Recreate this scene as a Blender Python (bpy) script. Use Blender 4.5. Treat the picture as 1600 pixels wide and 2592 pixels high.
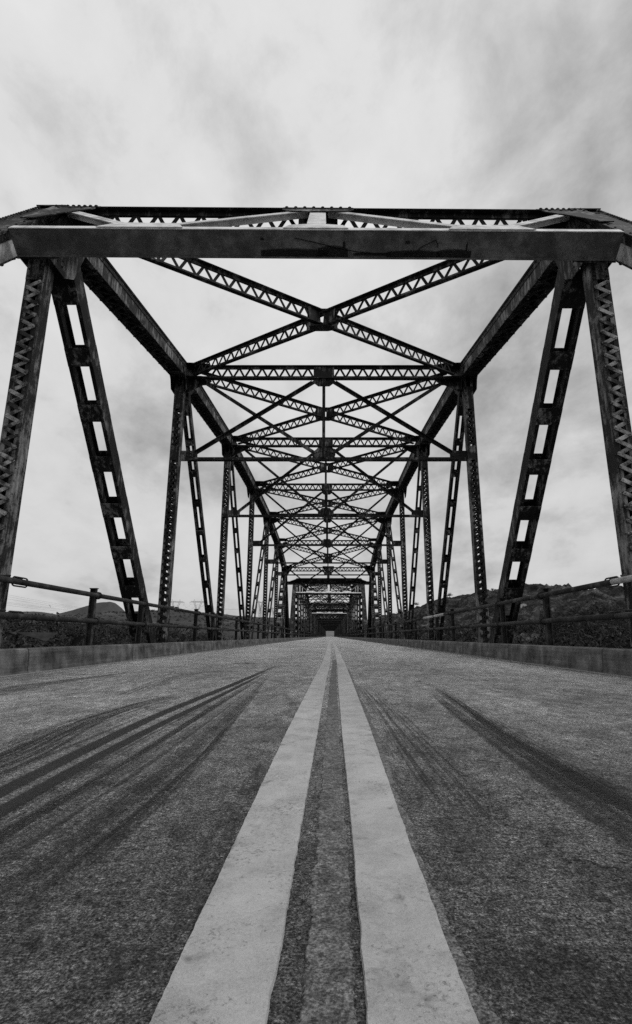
import bpy, math, random
import numpy as np
from mathutils import Vector, Matrix, noise as mnoise

random.seed(7)
rng = np.random.default_rng(7)
scene = bpy.context.scene
for o in list(bpy.data.objects):
    bpy.data.objects.remove(o)
COL = scene.collection

# ------------------------------------------------------------------ camera, sky, sun, exposure
CAM = Vector((0.16, 0.0, 0.385))
PITCH = math.radians(13.5)
FPX = 1310.0                                   # focal length in photo pixels (photo is 2592 high)
cd = bpy.data.cameras.new('camera')
cam = bpy.data.objects.new('camera', cd)
COL.objects.link(cam)
cam.location = CAM
cam.rotation_euler = (math.radians(90) + PITCH, 0, 0)
cd.sensor_fit = 'AUTO'
cd.sensor_width = 36
cd.lens = 36 * FPX / 2592
cd.shift_x = -36 / 2592
cd.clip_start = 0.02
cd.clip_end = 20000
scene.camera = cam
scene.render.resolution_x, scene.render.resolution_y = 632, 1024

SUN_EL, SUN_AZ = math.radians(54), math.radians(98)      # azimuth from +Y towards +X
scene.render.engine = 'CYCLES'
scene.cycles.use_denoising = False
scene.cycles.max_bounces = 6
scene.cycles.transparent_max_bounces = 24
scene.view_settings.view_transform = 'Standard'
scene.view_settings.look = 'None'
scene.view_settings.exposure = 0.0
scene.view_settings.gamma = 1.0

world = bpy.data.worlds.new('World')
scene.world = world
world.use_nodes = True


class NT:
    """small helper round a node tree"""
    def __init__(self, tree):
        self.t = tree
        tree.nodes.clear()

    def n(self, typ, **kw):
        nd = self.t.nodes.new(typ)
        for k, v in kw.items():
            if k == 'inp':
                for a, b in v.items():
                    nd.inputs[a].default_value = b
            else:
                setattr(nd, k, v)
        return nd

    def l(self, a, b):
        self.t.links.new(a, b)

    def val(self, s, i, v):
        if hasattr(v, 'is_linked') or hasattr(v, 'links'):
            self.l(v, s.inputs[i])
        else:
            s.inputs[i].default_value = v

    def math(self, op, a, b=0.0, c=None, clamp=False):
        m = self.n('ShaderNodeMath', operation=op)
        m.use_clamp = clamp
        self.val(m, 0, a)
        self.val(m, 1, b)
        if c is not None:
            self.val(m, 2, c)
        return m.outputs[0]

    def ramp(self, fac, stops, interp='LINEAR'):
        r = self.n('ShaderNodeValToRGB')
        r.color_ramp.interpolation = interp
        e = r.color_ramp.elements
        while len(e) < len(stops):
            e.new(0.5)
        for k, (p, v) in enumerate(stops):
            e[k].position = p
            e[k].color = (v, v, v, 1)
        self.l(fac, r.inputs[0])
        return r.outputs[0]

    def noise(self, vec, scale, detail=4, rough=0.6, dist=0.0):
        nd = self.n('ShaderNodeTexNoise', inp={'Scale': scale, 'Detail': detail, 'Roughness': rough, 'Distortion': dist})
        self.l(vec, nd.inputs['Vector'])
        return nd.outputs[0]

    def mapping(self, vec, scale=(1, 1, 1), rot=(0, 0, 0), loc=(0, 0, 0)):
        m = self.n('ShaderNodeMapping')
        m.inputs['Scale'].default_value = scale
        m.inputs['Rotation'].default_value = rot
        m.inputs['Location'].default_value = loc
        self.l(vec, m.inputs['Vector'])
        return m.outputs[0]

    def mix(self, fac, a, b):
        m = self.n('ShaderNodeMix', data_type='FLOAT')
        for i, v in ((0, fac), (2, a), (3, b)):
            self.val(m, i, v)
        return m.outputs[0]


def build_world():
    w = NT(world.node_tree)
    tc = w.n('ShaderNodeTexCoord').outputs['Generated']
    sky = w.n('ShaderNodeTexSky', sky_type='NISHITA')
    sky.sun_disc = False
    sky.sun_elevation = SUN_EL
    sky.sun_rotation = SUN_AZ
    sky.dust_density = 4.0
    bw = w.n('ShaderNodeRGBToBW')
    w.l(sky.outputs[0], bw.inputs[0])
    clear = w.math('MULTIPLY', bw.outputs[0], 0.06)
    # overcast cloud deck: direction projected on a flat layer
    sep = w.n('ShaderNodeSeparateXYZ')
    w.l(tc, sep.inputs[0])
    zz = w.math('ADD', w.math('MAXIMUM', sep.outputs[2], 0.0), 0.42)
    px = w.math('DIVIDE', sep.outputs[0], zz)
    py = w.math('DIVIDE', sep.outputs[1], zz)
    cb = w.n('ShaderNodeCombineXYZ')
    w.l(px, cb.inputs[0])
    w.l(py, cb.inputs[1])
    v = w.mapping(cb.outputs[0], scale=(1.25, 1.0, 1), rot=(0, 0, 0.6), loc=(0.4, 20.7, 0))
    big = w.noise(v, 1.25, 4, 0.5, 0.12)
    med = w.noise(w.mapping(v, loc=(5, 2, 0)), 5.0, 10, 0.62, 0.15)
    mixn = w.math('ADD', w.math('MULTIPLY', big, 0.66), w.math('MULTIPLY', med, 0.34))
    cloud = w.ramp(mixn, [(0.36, 0.36), (0.44, 0.55), (0.52, 0.73), (0.60, 0.79)])
    tot = w.math('ADD', w.math('MULTIPLY', cloud, 0.93), w.math('MULTIPLY', clear, 0.07))
    # an overcast sky is a little darker towards the horizon
    tot = w.math('MULTIPLY', tot, w.math('ADD', 0.86, w.math('MULTIPLY', w.math('MAXIMUM', sep.outputs[2], 0.0), 0.26)))
    bg = w.n('ShaderNodeBackground')
    cc = w.n('ShaderNodeCombineXYZ')
    for i in range(3):
        w.l(tot, cc.inputs[i])
    w.l(cc.outputs[0], bg.inputs[0])
    bg.inputs[1].default_value = 1.0
    out = w.n('ShaderNodeOutputWorld')
    w.l(bg.outputs[0], out.inputs[0])


build_world()

sd = bpy.data.lights.new('sun', 'SUN')
sd.energy = 1.3
sd.angle = math.radians(40)
sun = bpy.data.objects.new('sun', sd)
COL.objects.link(sun)
sdir = Vector((math.sin(SUN_AZ) * math.cos(SUN_EL), math.cos(SUN_AZ) * math.cos(SUN_EL), math.sin(SUN_EL)))
sun.rotation_euler = (-sdir).to_track_quat('-Z', 'Y').to_euler()
sun.location = (0, 0, 60)

# ------------------------------------------------------------------ materials (the photograph is black and white: neutral greys)


def new_mat(name):
    m = bpy.data.materials.new(name)
    m.use_nodes = True
    return m, NT(m.node_tree)


def grey(t, v):
    c = t.n('ShaderNodeCombineColor')
    for i in range(3):
        t.l(v, c.inputs[i])
    return c.outputs[0]


def finish(t, colv, rough=0.75, bump=None, bstr=0.3, bdist=0.01, spec=0.3, alpha=None, metallic=0.0):
    b = t.n('ShaderNodeBsdfPrincipled')
    t.l(grey(t, colv), b.inputs['Base Color'])
    t.val(b, 'Roughness', rough)
    b.inputs['Specular IOR Level'].default_value = spec
    b.inputs['Metallic'].default_value = metallic
    if bump is not None:
        bp = t.n('ShaderNodeBump', inp={'Strength': bstr, 'Distance': bdist})
        t.l(bump, bp.inputs['Height'])
        t.l(bp.outputs[0], b.inputs['Normal'])
    out = t.n('ShaderNodeOutputMaterial')
    if alpha is None:
        t.l(b.outputs[0], out.inputs[0])
    else:
        tr = t.n('ShaderNodeBsdfTransparent')
        mx = t.n('ShaderNodeMixShader')
        t.l(alpha, mx.inputs[0])
        t.l(tr.outputs[0], mx.inputs[1])
        t.l(b.outputs[0], mx.inputs[2])
        t.l(mx.outputs[0], out.inputs[0])


def steel(name, dark, light, thr, streak=True, fleck=0.5):
    """old bridge steel: dark coat with worn pale patches, streaks and fine pitting"""
    m, t = new_mat(name)
    co = t.n('ShaderNodeTexCoord').outputs['Object']
    oi = t.n('ShaderNodeObjectInfo')
    off = t.n('ShaderNodeVectorMath', operation='ADD')
    t.l(co, off.inputs[0])
    sc_ = t.math('MULTIPLY', oi.outputs['Random'], 17.0)
    cb = t.n('ShaderNodeCombineXYZ')
    for i in range(3):
        t.l(sc_, cb.inputs[i])
    t.l(cb.outputs[0], off.inputs[1])
    v = off.outputs[0]
    a = t.noise(v, 2.3, 8, 0.68, 0.4)
    b = t.noise(t.mapping(v, scale=(16, 16, 2.2) if streak else (6, 6, 6)), 1.0, 6, 0.65)
    s = t.math('ADD', t.math('MULTIPLY', a, 0.55), t.math('MULTIPLY', b, 0.45))
    fine = t.noise(v, 45, 5, 0.7)
    s2 = t.math('ADD', s, t.math('MULTIPLY', t.math('SUBTRACT', fine, 0.5), 0.22 * fleck))
    col = t.ramp(s2, [(thr - 0.18, dark * 0.45), (thr - 0.03, dark), (thr + 0.04, dark + (light - dark) * 0.45), (thr + 0.13, light)])
    finish(t, col, rough=0.72, bump=t.math('ADD', fine, a), bstr=0.35, bdist=0.006, spec=0.22)
    return m


M = {}
M['steel'] = steel('dark_weathered_steel', 0.010, 0.24, 0.55)
M['steel_worn'] = steel('worn_flaking_steel', 0.013, 0.36, 0.54)
M['web'] = steel('streaked_web_steel', 0.016, 0.34, 0.51)
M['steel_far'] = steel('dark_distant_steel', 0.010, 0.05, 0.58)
M['lace'] = steel('dark_lacing_steel', 0.010, 0.10, 0.60, streak=False)
M['lace_worn'] = steel('worn_lacing_steel', 0.035, 0.60, 0.495, streak=False)
M['portal_pale'] = steel('pale_flaking_paint', 0.34, 0.74, 0.42, streak=False)
M['web_pale'] = steel('pale_streaked_web', 0.16, 0.55, 0.44)
M['portal_beam'] = steel('grey_painted_beam', 0.10, 0.24, 0.50, streak=False, fleck=0.8)
M['pipe'] = steel('dark_pipe_steel', 0.028, 0.12, 0.56, streak=False)
M['pipe_pale'] = steel('pale_galvanised_pipe', 0.30, 0.55, 0.45, streak=False)


def mat_road():
    m, t = new_mat('worn_concrete_road')
    co = t.n('ShaderNodeTexCoord').outputs['Object']
    big = t.noise(t.mapping(co, scale=(0.9, 0.22, 1)), 1.0, 5, 0.6)
    patch = t.noise(co, 2.4, 6, 0.65, 0.5)
    mid = t.noise(co, 16, 6, 0.7)
    fine = t.noise(co, 130, 5, 0.8)
    grain = t.noise(co, 380, 3, 0.85)
    # pits and dark aggregate, three sizes, ragged outlines
    nn = t.n('ShaderNodeTexNoise', inp={'Scale': 110.0, 'Detail': 4.0, 'Roughness': 0.7})
    t.l(co, nn.inputs['Vector'])
    pit = None
    for sc_, few_, rad, wb in ((34.0, 0.90, 0.30, 0.030), (85.0, 0.68, 0.34, 0.016), (210.0, 0.60, 0.36, 0.007)):
        vo = t.n('ShaderNodeTexVoronoi', feature='F1', voronoi_dimensions='2D', inp={'Scale': sc_, 'Randomness': 1.0})
        wob = t.n('ShaderNodeVectorMath', operation='ADD')
        t.l(co, wob.inputs[0])
        sc = t.n('ShaderNodeVectorMath', operation='SCALE')
        sc.inputs['Scale'].default_value = wb
        t.l(nn.outputs['Color'], sc.inputs[0])
        t.l(sc.outputs[0], wob.inputs[1])
        t.l(wob.outputs[0], vo.inputs['Vector'])
        sepc = t.n('ShaderNodeSeparateColor')
        t.l(vo.outputs['Color'], sepc.inputs[0])
        few = t.math('GREATER_THAN', t.math('ADD', sepc.outputs[0], t.math('MULTIPLY', t.math('SUBTRACT', patch, 0.5), 1.6)), few_)
        p_ = t.math('MULTIPLY', few, t.math('LESS_THAN', vo.outputs['Distance'], t.math('ADD', 0.06, t.math('MULTIPLY', t.math('POWER', sepc.outputs[1], 1.6), rad))))
        p_ = t.math('MULTIPLY', p_, t.math('ADD', 0.35, t.math('MULTIPLY', sepc.outputs[2], 0.65)))
        pit = p_ if pit is None else t.math('MAXIMUM', pit, p_)
    coarse = t.ramp(t.noise(co, 62, 8, 0.85), [(0.38, 0.36), (0.50, 1.0), (0.62, 1.75)])
    blot = t.ramp(t.noise(t.mapping(co, scale=(1.0, 0.55, 1)), 11.0, 9, 0.85, 0.5), [(0.36, 0.45), (0.50, 1.0), (0.64, 1.45)])
    # wandering cracks
    vc = t.n('ShaderNodeTexVoronoi', feature='DISTANCE_TO_EDGE', voronoi_dimensions='2D', inp={'Scale': 0.9})
    wv = t.n('ShaderNodeVectorMath', operation='ADD')
    n2 = t.n('ShaderNodeTexNoise', inp={'Scale': 3.0, 'Detail': 6.0, 'Roughness': 0.7})
    t.l(co, n2.inputs['Vector'])
    s2 = t.n('ShaderNodeVectorMath', operation='SCALE')
    s2.inputs['Scale'].default_value = 0.9
    t.l(n2.outputs['Color'], s2.inputs[0])
    t.l(co, wv.inputs[0])
    t.l(s2.outputs[0], wv.inputs[1])
    t.l(wv.outputs[0], vc.inputs['Vector'])
    crack = t.math('MULTIPLY', t.math('LESS_THAN', vc.outputs['Distance'], 0.0035), t.math('GREATER_THAN', patch, 0.52))
    tone = t.math('ADD', t.math('MULTIPLY', big, 0.26), t.math('ADD', t.math('MULTIPLY', patch, 0.28), t.math('ADD', t.math('MULTIPLY', mid, 0.26), t.math('MULTIPLY', fine, 0.20))))
    col = t.ramp(tone, [(0.37, 0.10), (0.45, 0.245), (0.53, 0.41), (0.63, 0.60)])
    col = t.math('MULTIPLY', col, t.math('MAXIMUM', 0.15, t.math('ADD', -0.45, t.math('MULTIPLY', t.math('ADD', grain, fine), 1.45))))
    col = t.math('MULTIPLY', t.math('MULTIPLY', col, coarse), blot)
    sand = t.ramp(t.noise(co, 260, 2, 0.6), [(0.36, 0.35), (0.50, 1.0), (0.64, 1.75)])
    gravel = t.ramp(t.noise(co, 105, 2, 0.6), [(0.34, 0.50), (0.50, 1.0), (0.66, 1.45)])
    col = t.math('MULTIPLY', t.math('MULTIPLY', col, sand), gravel)
    far_grit = t.ramp(t.noise(t.mapping(co, scale=(1.0, 0.4, 1)), 4.5, 10, 0.88, 0.3), [(0.36, 0.62), (0.50, 1.0), (0.64, 1.32)])
    col = t.math('MULTIPLY', col, far_grit)
    # painted vignette: shade put into the road colour near the camera, thinning unevenly
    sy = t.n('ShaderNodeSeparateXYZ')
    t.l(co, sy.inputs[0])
    shade_y = t.math('ADD', sy.outputs[1], t.math('MULTIPLY', t.math('SUBTRACT', t.noise(co, 1.1, 6, 0.65, 0.6), 0.5), 3.2))
    near_shade = t.n('ShaderNodeMapRange', inp={'From Min': 0.2, 'From Max': 3.2, 'To Min': 0.44, 'To Max': 1.0})
    t.l(shade_y, near_shade.inputs[0])
    col = t.math('MULTIPLY', col, near_shade.outputs[0])
    col = t.math('MULTIPLY', col, t.math('SUBTRACT', 1.0, t.math('MULTIPLY', pit, 0.75)))
    col = t.math('MULTIPLY', col, t.math('SUBTRACT', 1.0, t.math('MULTIPLY', crack, 0.7)))
    hgt = t.math('ADD', t.math('MULTIPLY', fine, 0.5), t.math('ADD', t.math('MULTIPLY', mid, 1.3), t.math('MULTIPLY', grain, 0.35)))
    hgt = t.math('ADD', hgt, t.math('MULTIPLY', coarse, 0.6))
    hgt = t.math('SUBTRACT', hgt, t.math('ADD', t.math('MULTIPLY', pit, 0.8), t.math('MULTIPLY', crack, 0.8)))
    finish(t, col, rough=0.85, bump=hgt, bstr=1.0, bdist=0.009, spec=0.2)
    return m


def mat_concrete():
    m, t = new_mat('stained_kerb_concrete')
    co = t.n('ShaderNodeTexCoord').outputs['Object']
    a = t.noise(co, 3.0, 7, 0.65, 0.3)
    st = t.noise(t.mapping(co, scale=(4, 7, 0.8)), 1.2, 5, 0.65)
    hz = t.noise(t.mapping(co, scale=(1, 0.6, 14)), 1.5, 4, 0.6)
    f = t.noise(co, 90, 5, 0.8)
    s = t.math('ADD', t.math('MULTIPLY', a, 0.42), t.math('ADD', t.math('MULTIPLY', st, 0.14), t.math('ADD', t.math('MULTIPLY', hz, 0.22), t.math('MULTIPLY', f, 0.22))))
    col = t.ramp(s, [(0.38, 0.02), (0.46, 0.075), (0.54, 0.145), (0.63, 0.27)])
    finish(t, col, rough=0.9, bump=t.math('ADD', f, a), bstr=0.6, bdist=0.006, spec=0.15)
    return m


def mat_paint(name, lo, hi, speck=0.0):
    m, t = new_mat(name)
    co = t.n('ShaderNodeTexCoord').outputs['Object']
    a = t.noise(co, 9, 6, 0.7, 0.4)
    lng = t.noise(t.mapping(co, scale=(3, 0.5, 1)), 1.0, 4, 0.6)
    f = t.noise(co, 300, 4, 0.8)
    g = t.noise(co, 900, 2, 0.8)
    s = t.math('ADD', t.math('MULTIPLY', a, 0.3), t.math('ADD', t.math('MULTIPLY', lng, 0.25), t.math('ADD', t.math('MULTIPLY', f, 0.25), t.math('MULTIPLY', g, 0.2))))
    col = t.ramp(s, [(0.34, lo * 0.55), (0.43, lo), (0.51, (lo + hi) / 2), (0.62, hi)])
    sp = t.noise(co, 21, 3, 0.5, 0.6)
    stain = t.ramp(sp, [(0.60, 1.0), (0.68, 0.78), (0.74, 0.5)])
    col = t.math('MULTIPLY', col, stain)
    wr = t.noise(co, 150, 6, 0.8, 0.3)
    wear = t.ramp(t.math('ADD', t.math('MULTIPLY', wr, 0.7), t.math('MULTIPLY', t.noise(co, 6, 4, 0.6), 0.3)), [(0.535, 1.0), (0.585, 0.6), (0.65, 0.3)])
    col = t.math('MULTIPLY', col, wear)
    if speck:
        col = t.math('MULTIPLY', col, t.ramp(t.noise(co, 70, 8, 0.85), [(0.36, 0.35), (0.5, 1.0), (0.64, 1.6)]))
        col = t.math('MULTIPLY', col, t.ramp(t.noise(co, 260, 2, 0.6), [(0.36, 0.4), (0.50, 1.0), (0.64, 1.7)]))
        col = t.math('MULTIPLY', col, t.ramp(t.noise(co, 24, 8, 0.8), [(0.36, 0.45), (0.50, 1.0), (0.64, 1.45)]))
        wn = t.noise(co, 190, 4, 0.7)
        col = t.mix(t.ramp(wn, [(0.62, 0.0), (0.72, speck)]), col, 0.36)
    finish(t, col, rough=0.8, bump=t.math('ADD', f, t.math('MULTIPLY', a, 1.5)), bstr=0.5, bdist=0.003, spec=0.25)
    return m


def mat_rubber(name, strength, cu, cv, lo=0.44, hi=0.60, show=0.35):
    """tyre rubber / tar smeared along a strip: UV u runs across, v along in metres"""
    m, t = new_mat(name)
    uv = t.n('ShaderNodeUVMap').outputs[0]
    sep = t.n('ShaderNodeSeparateXYZ')
    t.l(uv, sep.inputs[0])
    e = t.math('ABSOLUTE', t.math('SUBTRACT', t.math('MULTIPLY', sep.outputs[0], 2.0), 1.0))
    edge = t.math('SUBTRACT', 1.0, t.math('POWER', e, 7.0), clamp=True)
    fd = t.n('ShaderNodeAttribute', attribute_name='fade').outputs['Fac']
    edge = t.math('MULTIPLY', edge, fd)
    st = t.noise(t.mapping(uv, scale=(cu, cv, 1)), 1.0, 5, 0.65)
    co = t.n('ShaderNodeTexCoord').outputs['Object']
    br = t.noise(t.mapping(uv, scale=(15, 1.6, 1)), 1.0, 9, 0.85)
    gr = t.noise(co, 90, 5, 0.85)
    s = t.math('ADD', t.math('MULTIPLY', st, 0.36), t.math('ADD', t.math('MULTIPLY', br, 0.40), t.math('MULTIPLY', gr, 0.24)))
    hi_grain = t.ramp(t.noise(co, 75, 7, 0.85), [(0.42, 1.0), (0.62, 0.3 + 0.5 * show)])
    hi_grain = t.math('MULTIPLY', hi_grain, t.ramp(t.noise(co, 260, 2, 0.6), [(0.48, 1.0), (0.64, show)]))
    al = t.math('MULTIPLY', t.math('MULTIPLY', t.math('MULTIPLY', t.ramp(s, [(lo, 0.0), (hi, 1.0)]), hi_grain), edge), strength, clamp=True)
    col = t.ramp(gr, [(0.3, 0.008), (0.7, 0.026)])
    finish(t, col, rough=0.8, spec=0.25, alpha=al, bump=gr, bstr=0.6, bdist=0.003)
    return m


def mat_dust():
    m, t = new_mat('pale_grit_dust')
    uv = t.n('ShaderNodeUVMap').outputs[0]
    sep = t.n('ShaderNodeSeparateXYZ')
    t.l(uv, sep.inputs[0])
    co = t.n('ShaderNodeTexCoord').outputs['Object']
    br = t.noise(co, 5, 6, 0.7)
    gr = t.noise(co, 60, 4, 0.8)
    s = t.math('ADD', t.math('MULTIPLY', br, 0.6), t.math('MULTIPLY', gr, 0.4))
    fall = t.math('SUBTRACT', 1.0, sep.outputs[0], clamp=True)
    al = t.ramp(t.math('MULTIPLY', t.math('ADD', s, 0.25), fall), [(0.24, 0.0), (0.36, 0.95)])
    finish(t, t.ramp(gr, [(0.3, 0.10), (0.7, 0.42)]), rough=0.95, spec=0.1, alpha=al)
    return m


def mat_ground(name, stops, sc=0.05, fine=0.8, bstr=0.8, stretch=(1, 1, 1)):
    m, t = new_mat(name)
    co = t.n('ShaderNodeTexCoord').outputs['Object']
    v = t.mapping(co, scale=stretch)
    a = t.noise(v, sc, 8, 0.7, 0.4)
    b = t.noise(v, fine, 6, 0.75)
    s = t.math('ADD', t.math('MULTIPLY', a, 0.6), t.math('MULTIPLY', b, 0.4))
    finish(t, t.ramp(s, stops), rough=0.95, bump=b, bstr=bstr, bdist=1.0 / max(fine, 0.05) * 0.4, spec=0.05)
    return m


def mat_leaf(name, lo, hi):
    m, t = new_mat(name)
    co = t.n('ShaderNodeTexCoord').outputs['Object']
    a = t.noise(co, 0.22, 4, 0.6)
    b = t.noise(co, 2.5, 3, 0.6)
    s = t.math('ADD', t.math('MULTIPLY', a, 0.55), t.math('MULTIPLY', b, 0.45))
    finish(t, t.ramp(s, [(0.36, lo), (0.66, hi)]), rough=0.9, spec=0.05)
    return m


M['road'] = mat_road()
M['kerb'] = mat_concrete()
M['line'] = mat_paint('worn_line_paint', 0.265, 0.49)
M['oldline'] = mat_paint('old_grey_line_paint', 0.07, 0.17, speck=0.6)
M['dust'] = mat_dust()
M['tyre'] = mat_rubber('dark_tyre_rubber', 1.0, 7, 0.08, 0.41, 0.45, 0.8)
M['tyre_mid'] = mat_rubber('streaked_tyre_rubber', 0.95, 12, 0.10, 0.475, 0.505)
M['tyre_faint'] = mat_rubber('faint_tyre_rubber', 0.80, 16, 0.12, 0.495, 0.53)
M['tar'] = mat_rubber('black_tar_smear', 0.75, 3, 9.0, 0.46, 0.54)
M['stain'] = mat_rubber('black_grime', 1.0, 1.2, 2.5, 0.35, 0.44, 1.0)
M['black'] = steel('black_oily_steel', 0.008, 0.02, 0.6)
M['ground'] = mat_ground('dry_scrub_ground', [(0.34, 0.02), (0.5, 0.04), (0.62, 0.07), (0.72, 0.16)], 0.02, 0.5)
M['hill'] = mat_ground('rocky_hillside', [(0.38, 0.003), (0.46, 0.014), (0.53, 0.036), (0.62, 0.13)], 0.12, 0.9, 1.0)
M['ridge'] = mat_ground('scrub_ridge', [(0.35, 0.03), (0.52, 0.06), (0.60, 0.09), (0.66, 0.34)], 0.012, 0.2, 0.8, (1, 0.6, 6))
M['pale'] = mat_ground('pale_dry_slope', [(0.35, 0.10), (0.65, 0.20)], 0.05, 0.5)
M['mountain'] = mat_ground('far_mountain_rock', [(0.3, 0.055), (0.7, 0.095)], 0.01, 0.05, 0.5)
M['leaf'] = mat_leaf('dark_scrub_leaves', 0.004, 0.075)
M['leaf2'] = mat_leaf('hillside_brush_leaves', 0.015, 0.05)
M['bark'] = mat_ground('dark_bark', [(0.3, 0.02), (0.7, 0.06)], 2.0, 9.0)
M['white'] = mat_ground('white_wall_paint', [(0.3, 0.55), (0.7, 0.75)], 0.8, 5.0, 0.1)
M['tower'] = steel('grey_tower_steel', 0.05, 0.14, 0.55, streak=False)
M['cable'] = steel('grey_cable', 0.05, 0.10, 0.6)
M['pebble'] = mat_ground('road_grit', [(0.35, 0.05), (0.5, 0.16), (0.65, 0.35)], 6.0, 40.0, 0.4)

# ------------------------------------------------------------------ mesh helpers


class Fr:
    """member frame: a along p0->p1, b towards `side`, c = a x b (or flipped towards `up`)"""
    def __init__(self, p0, p1, side=(1, 0, 0), up=None):
        p0, p1 = Vector(p0), Vector(p1)
        self.o = p0
        self.L = (p1 - p0).length
        self.a = (p1 - p0).normalized()
        s = Vector(side)
        s = s - self.a * s.dot(self.a)
        self.b = s.normalized()
        self.c = self.a.cross(self.b)
        if up is not None and self.c.dot(Vector(up)) < 0:
            self.c = -self.c

    def p(self, a, b, c):
        return self.o + self.a * a + self.b * b + self.c * c


BOXF = [(0, 3, 2, 1), (4, 5, 6, 7), (0, 1, 5, 4), (1, 2, 6, 5), (2, 3, 7, 6), (3, 0, 4, 7)]


class MB:
    def __init__(self):
        self.v, self.f = [], []

    def hexa(self, pts):
        k = len(self.v)
        p = [Vector(q) for q in pts]
        # keep normals outward
        if (p[1] - p[0]).cross(p[3] - p[0]).dot(p[4] - p[0]) < 0:
            p = [p[0], p[3], p[2], p[1], p[4], p[7], p[6], p[5]]
        self.v += [tuple(q) for q in p]
        self.f += [tuple(k + i for i in q) for q in BOXF]

    def fb(self, fr, a0, a1, b0, b1, c0, c1):
        self.hexa([fr.p(a0, b0, c0), fr.p(a1, b0, c0), fr.p(a1, b1, c0), fr.p(a0, b1, c0),
                   fr.p(a0, b0, c1), fr.p(a1, b0, c1), fr.p(a1, b1, c1), fr.p(a0, b1, c1)])

    def box(self, x0, x1, y0, y1, z0, z1):
        self.hexa([(x0, y0, z0), (x1, y0, z0), (x1, y1, z0), (x0, y1, z0), (x0, y0, z1), (x1, y0, z1), (x1, y1, z1), (x0, y1, z1)])

    def prism(self, pts, d):
        """polygon pts extruded by vector d"""
        k = len(self.v)
        n = len(pts)
        P = [Vector(p) for p in pts]
        d = Vector(d)
        nor = Vector((0, 0, 0))
        for i in range(n):
            nor += (P[i] - P[0]).cross(P[(i + 1) % n] - P[0])
        if nor.dot(d) > 0:
            P = P[::-1]
        self.v += [tuple(p) for p in P] + [tuple(p + d) for p in P]
        self.f.append(tuple(k + i for i in range(n)))
        self.f.append(tuple(k + n + i for i in reversed(range(n))))
        for i in range(n):
            j = (i + 1) % n
            self.f.append((k + j, k + i, k + n + i, k + n + j))

    def tube(self, pts, r, seg=10, caps=True):
        k = len(self.v)
        P = [Vector(p) for p in pts]
        rr = r if isinstance(r, (list, tuple)) else [r] * len(P)
        prev = None
        for i, p in enumerate(P):
            d = (P[min(i + 1, len(P) - 1)] - P[max(i - 1, 0)]).normalized()
            if prev is None:
                x = d.orthogonal().normalized()
            else:
                x = (prev - d * prev.dot(d)).normalized()
            prev = x
            y = d.cross(x)
            for s in range(seg):
                a = 2 * math.pi * s / seg
                self.v.append(tuple(p + (x * math.cos(a) + y * math.sin(a)) * rr[i]))
        for i in range(len(P) - 1):
            for s in range(seg):
                q = (s + 1) % seg
                self.f.append((k + i * seg + s, k + i * seg + q, k + (i + 1) * seg + q, k + (i + 1) * seg + s))
        if caps:
            self.f.append(tuple(k + s for s in reversed(range(seg))))
            self.f.append(tuple(k + (len(P) - 1) * seg + s for s in range(seg)))

    def rivet(self, p, n, r=0.017):
        p, n = Vector(p), Vector(n).normalized()
        x = n.orthogonal().normalized()
        y = n.cross(x)
        k = len(self.v)
        S = 7
        for rr, hh in ((1.0, 0.0), (0.8, 0.55)):
            for s in range(S):
                a = 2 * math.pi * s / S
                self.v.append(tuple(p + (x * math.cos(a) + y * math.sin(a)) * r * rr + n * r * hh))
        self.v.append(tuple(p + n * r * 0.85))
        for s in range(S):
            q = (s + 1) % S
            self.f.append((k + s, k + q, k + S + q, k + S + s))
            self.f.append((k + S + s, k + S + q, k + 2 * S))

    def bar(self, fr, a0, b0, a1, b1, c, w, th):
        """flat bar in the a-b plane of a frame, from (a0,b0) to (a1,b1), standing on c, thickness th"""
        d = Vector((a1 - a0, b1 - b0)).normalized()
        q = Vector((-d.y, d.x)) * (w / 2)
        e = d * (w * 0.35)
        P = [(a0 - e.x + q.x, b0 - e.y + q.y), (a1 + e.x + q.x, b1 + e.y + q.y), (a1 + e.x - q.x, b1 + e.y - q.y), (a0 - e.x - q.x, b0 - e.y - q.y)]
        self.hexa([fr.p(x, y, c) for x, y in P] + [fr.p(x, y, c + th) for x, y in P])

    def mesh(self, name, mat, smooth=False):
        me = bpy.data.meshes.new(name)
        me.from_pydata(self.v, [], self.f)
        me.materials.append(M[mat])
        if smooth:
            me.polygons.foreach_set('use_smooth', [True] * len(me.polygons))
        me.update()
        return me

    def build(self, name, mat, parent=None, smooth=False, loc=None):
        o = bpy.data.objects.new(name, self.mesh(name, mat, smooth))
        COL.objects.link(o)
        if parent:
            o.parent = parent
        if loc is not None:
            o.location = loc
        return o


def tag(o, label=None, cat=None, group=None, kind=None):
    if label:
        o['label'] = label
    if cat:
        o['category'] = cat
    if group:
        o['group'] = group
    if kind:
        o['kind'] = kind
    return o


def empty(name, loc=(0, 0, 0)):
    o = bpy.data.objects.new(name, None)
    o.empty_display_size = 0.2
    COL.objects.link(o)
    o.location = loc
    return o


def child(name, me, parent, loc=(0, 0, 0)):
    o = bpy.data.objects.new(name, me)
    COL.objects.link(o)
    o.parent = parent
    o.location = loc
    return o


def copy_tree(o, parent=None):
    c = o.copy()
    COL.objects.link(c)
    c.parent = parent
    for ch in o.children:
        copy_tree(ch, c)
    return c


CT, ST = math.cos(PITCH), math.sin(PITCH)


def gp(px, py):
    """photo pixel -> point on the road surface"""
    D = py - 1610.5
    h = CAM.z
    Y = h * (FPX / CT + ST * D) / (D * CT)
    f = Y * CT - h * ST
    return CAM.x + (px - 836) * f / FPX, Y


def fbm(x, y, z=0.0, o=5):
    return mnoise.fractal(Vector((x, y, z)), 1.0, 2.0, o)


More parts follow.
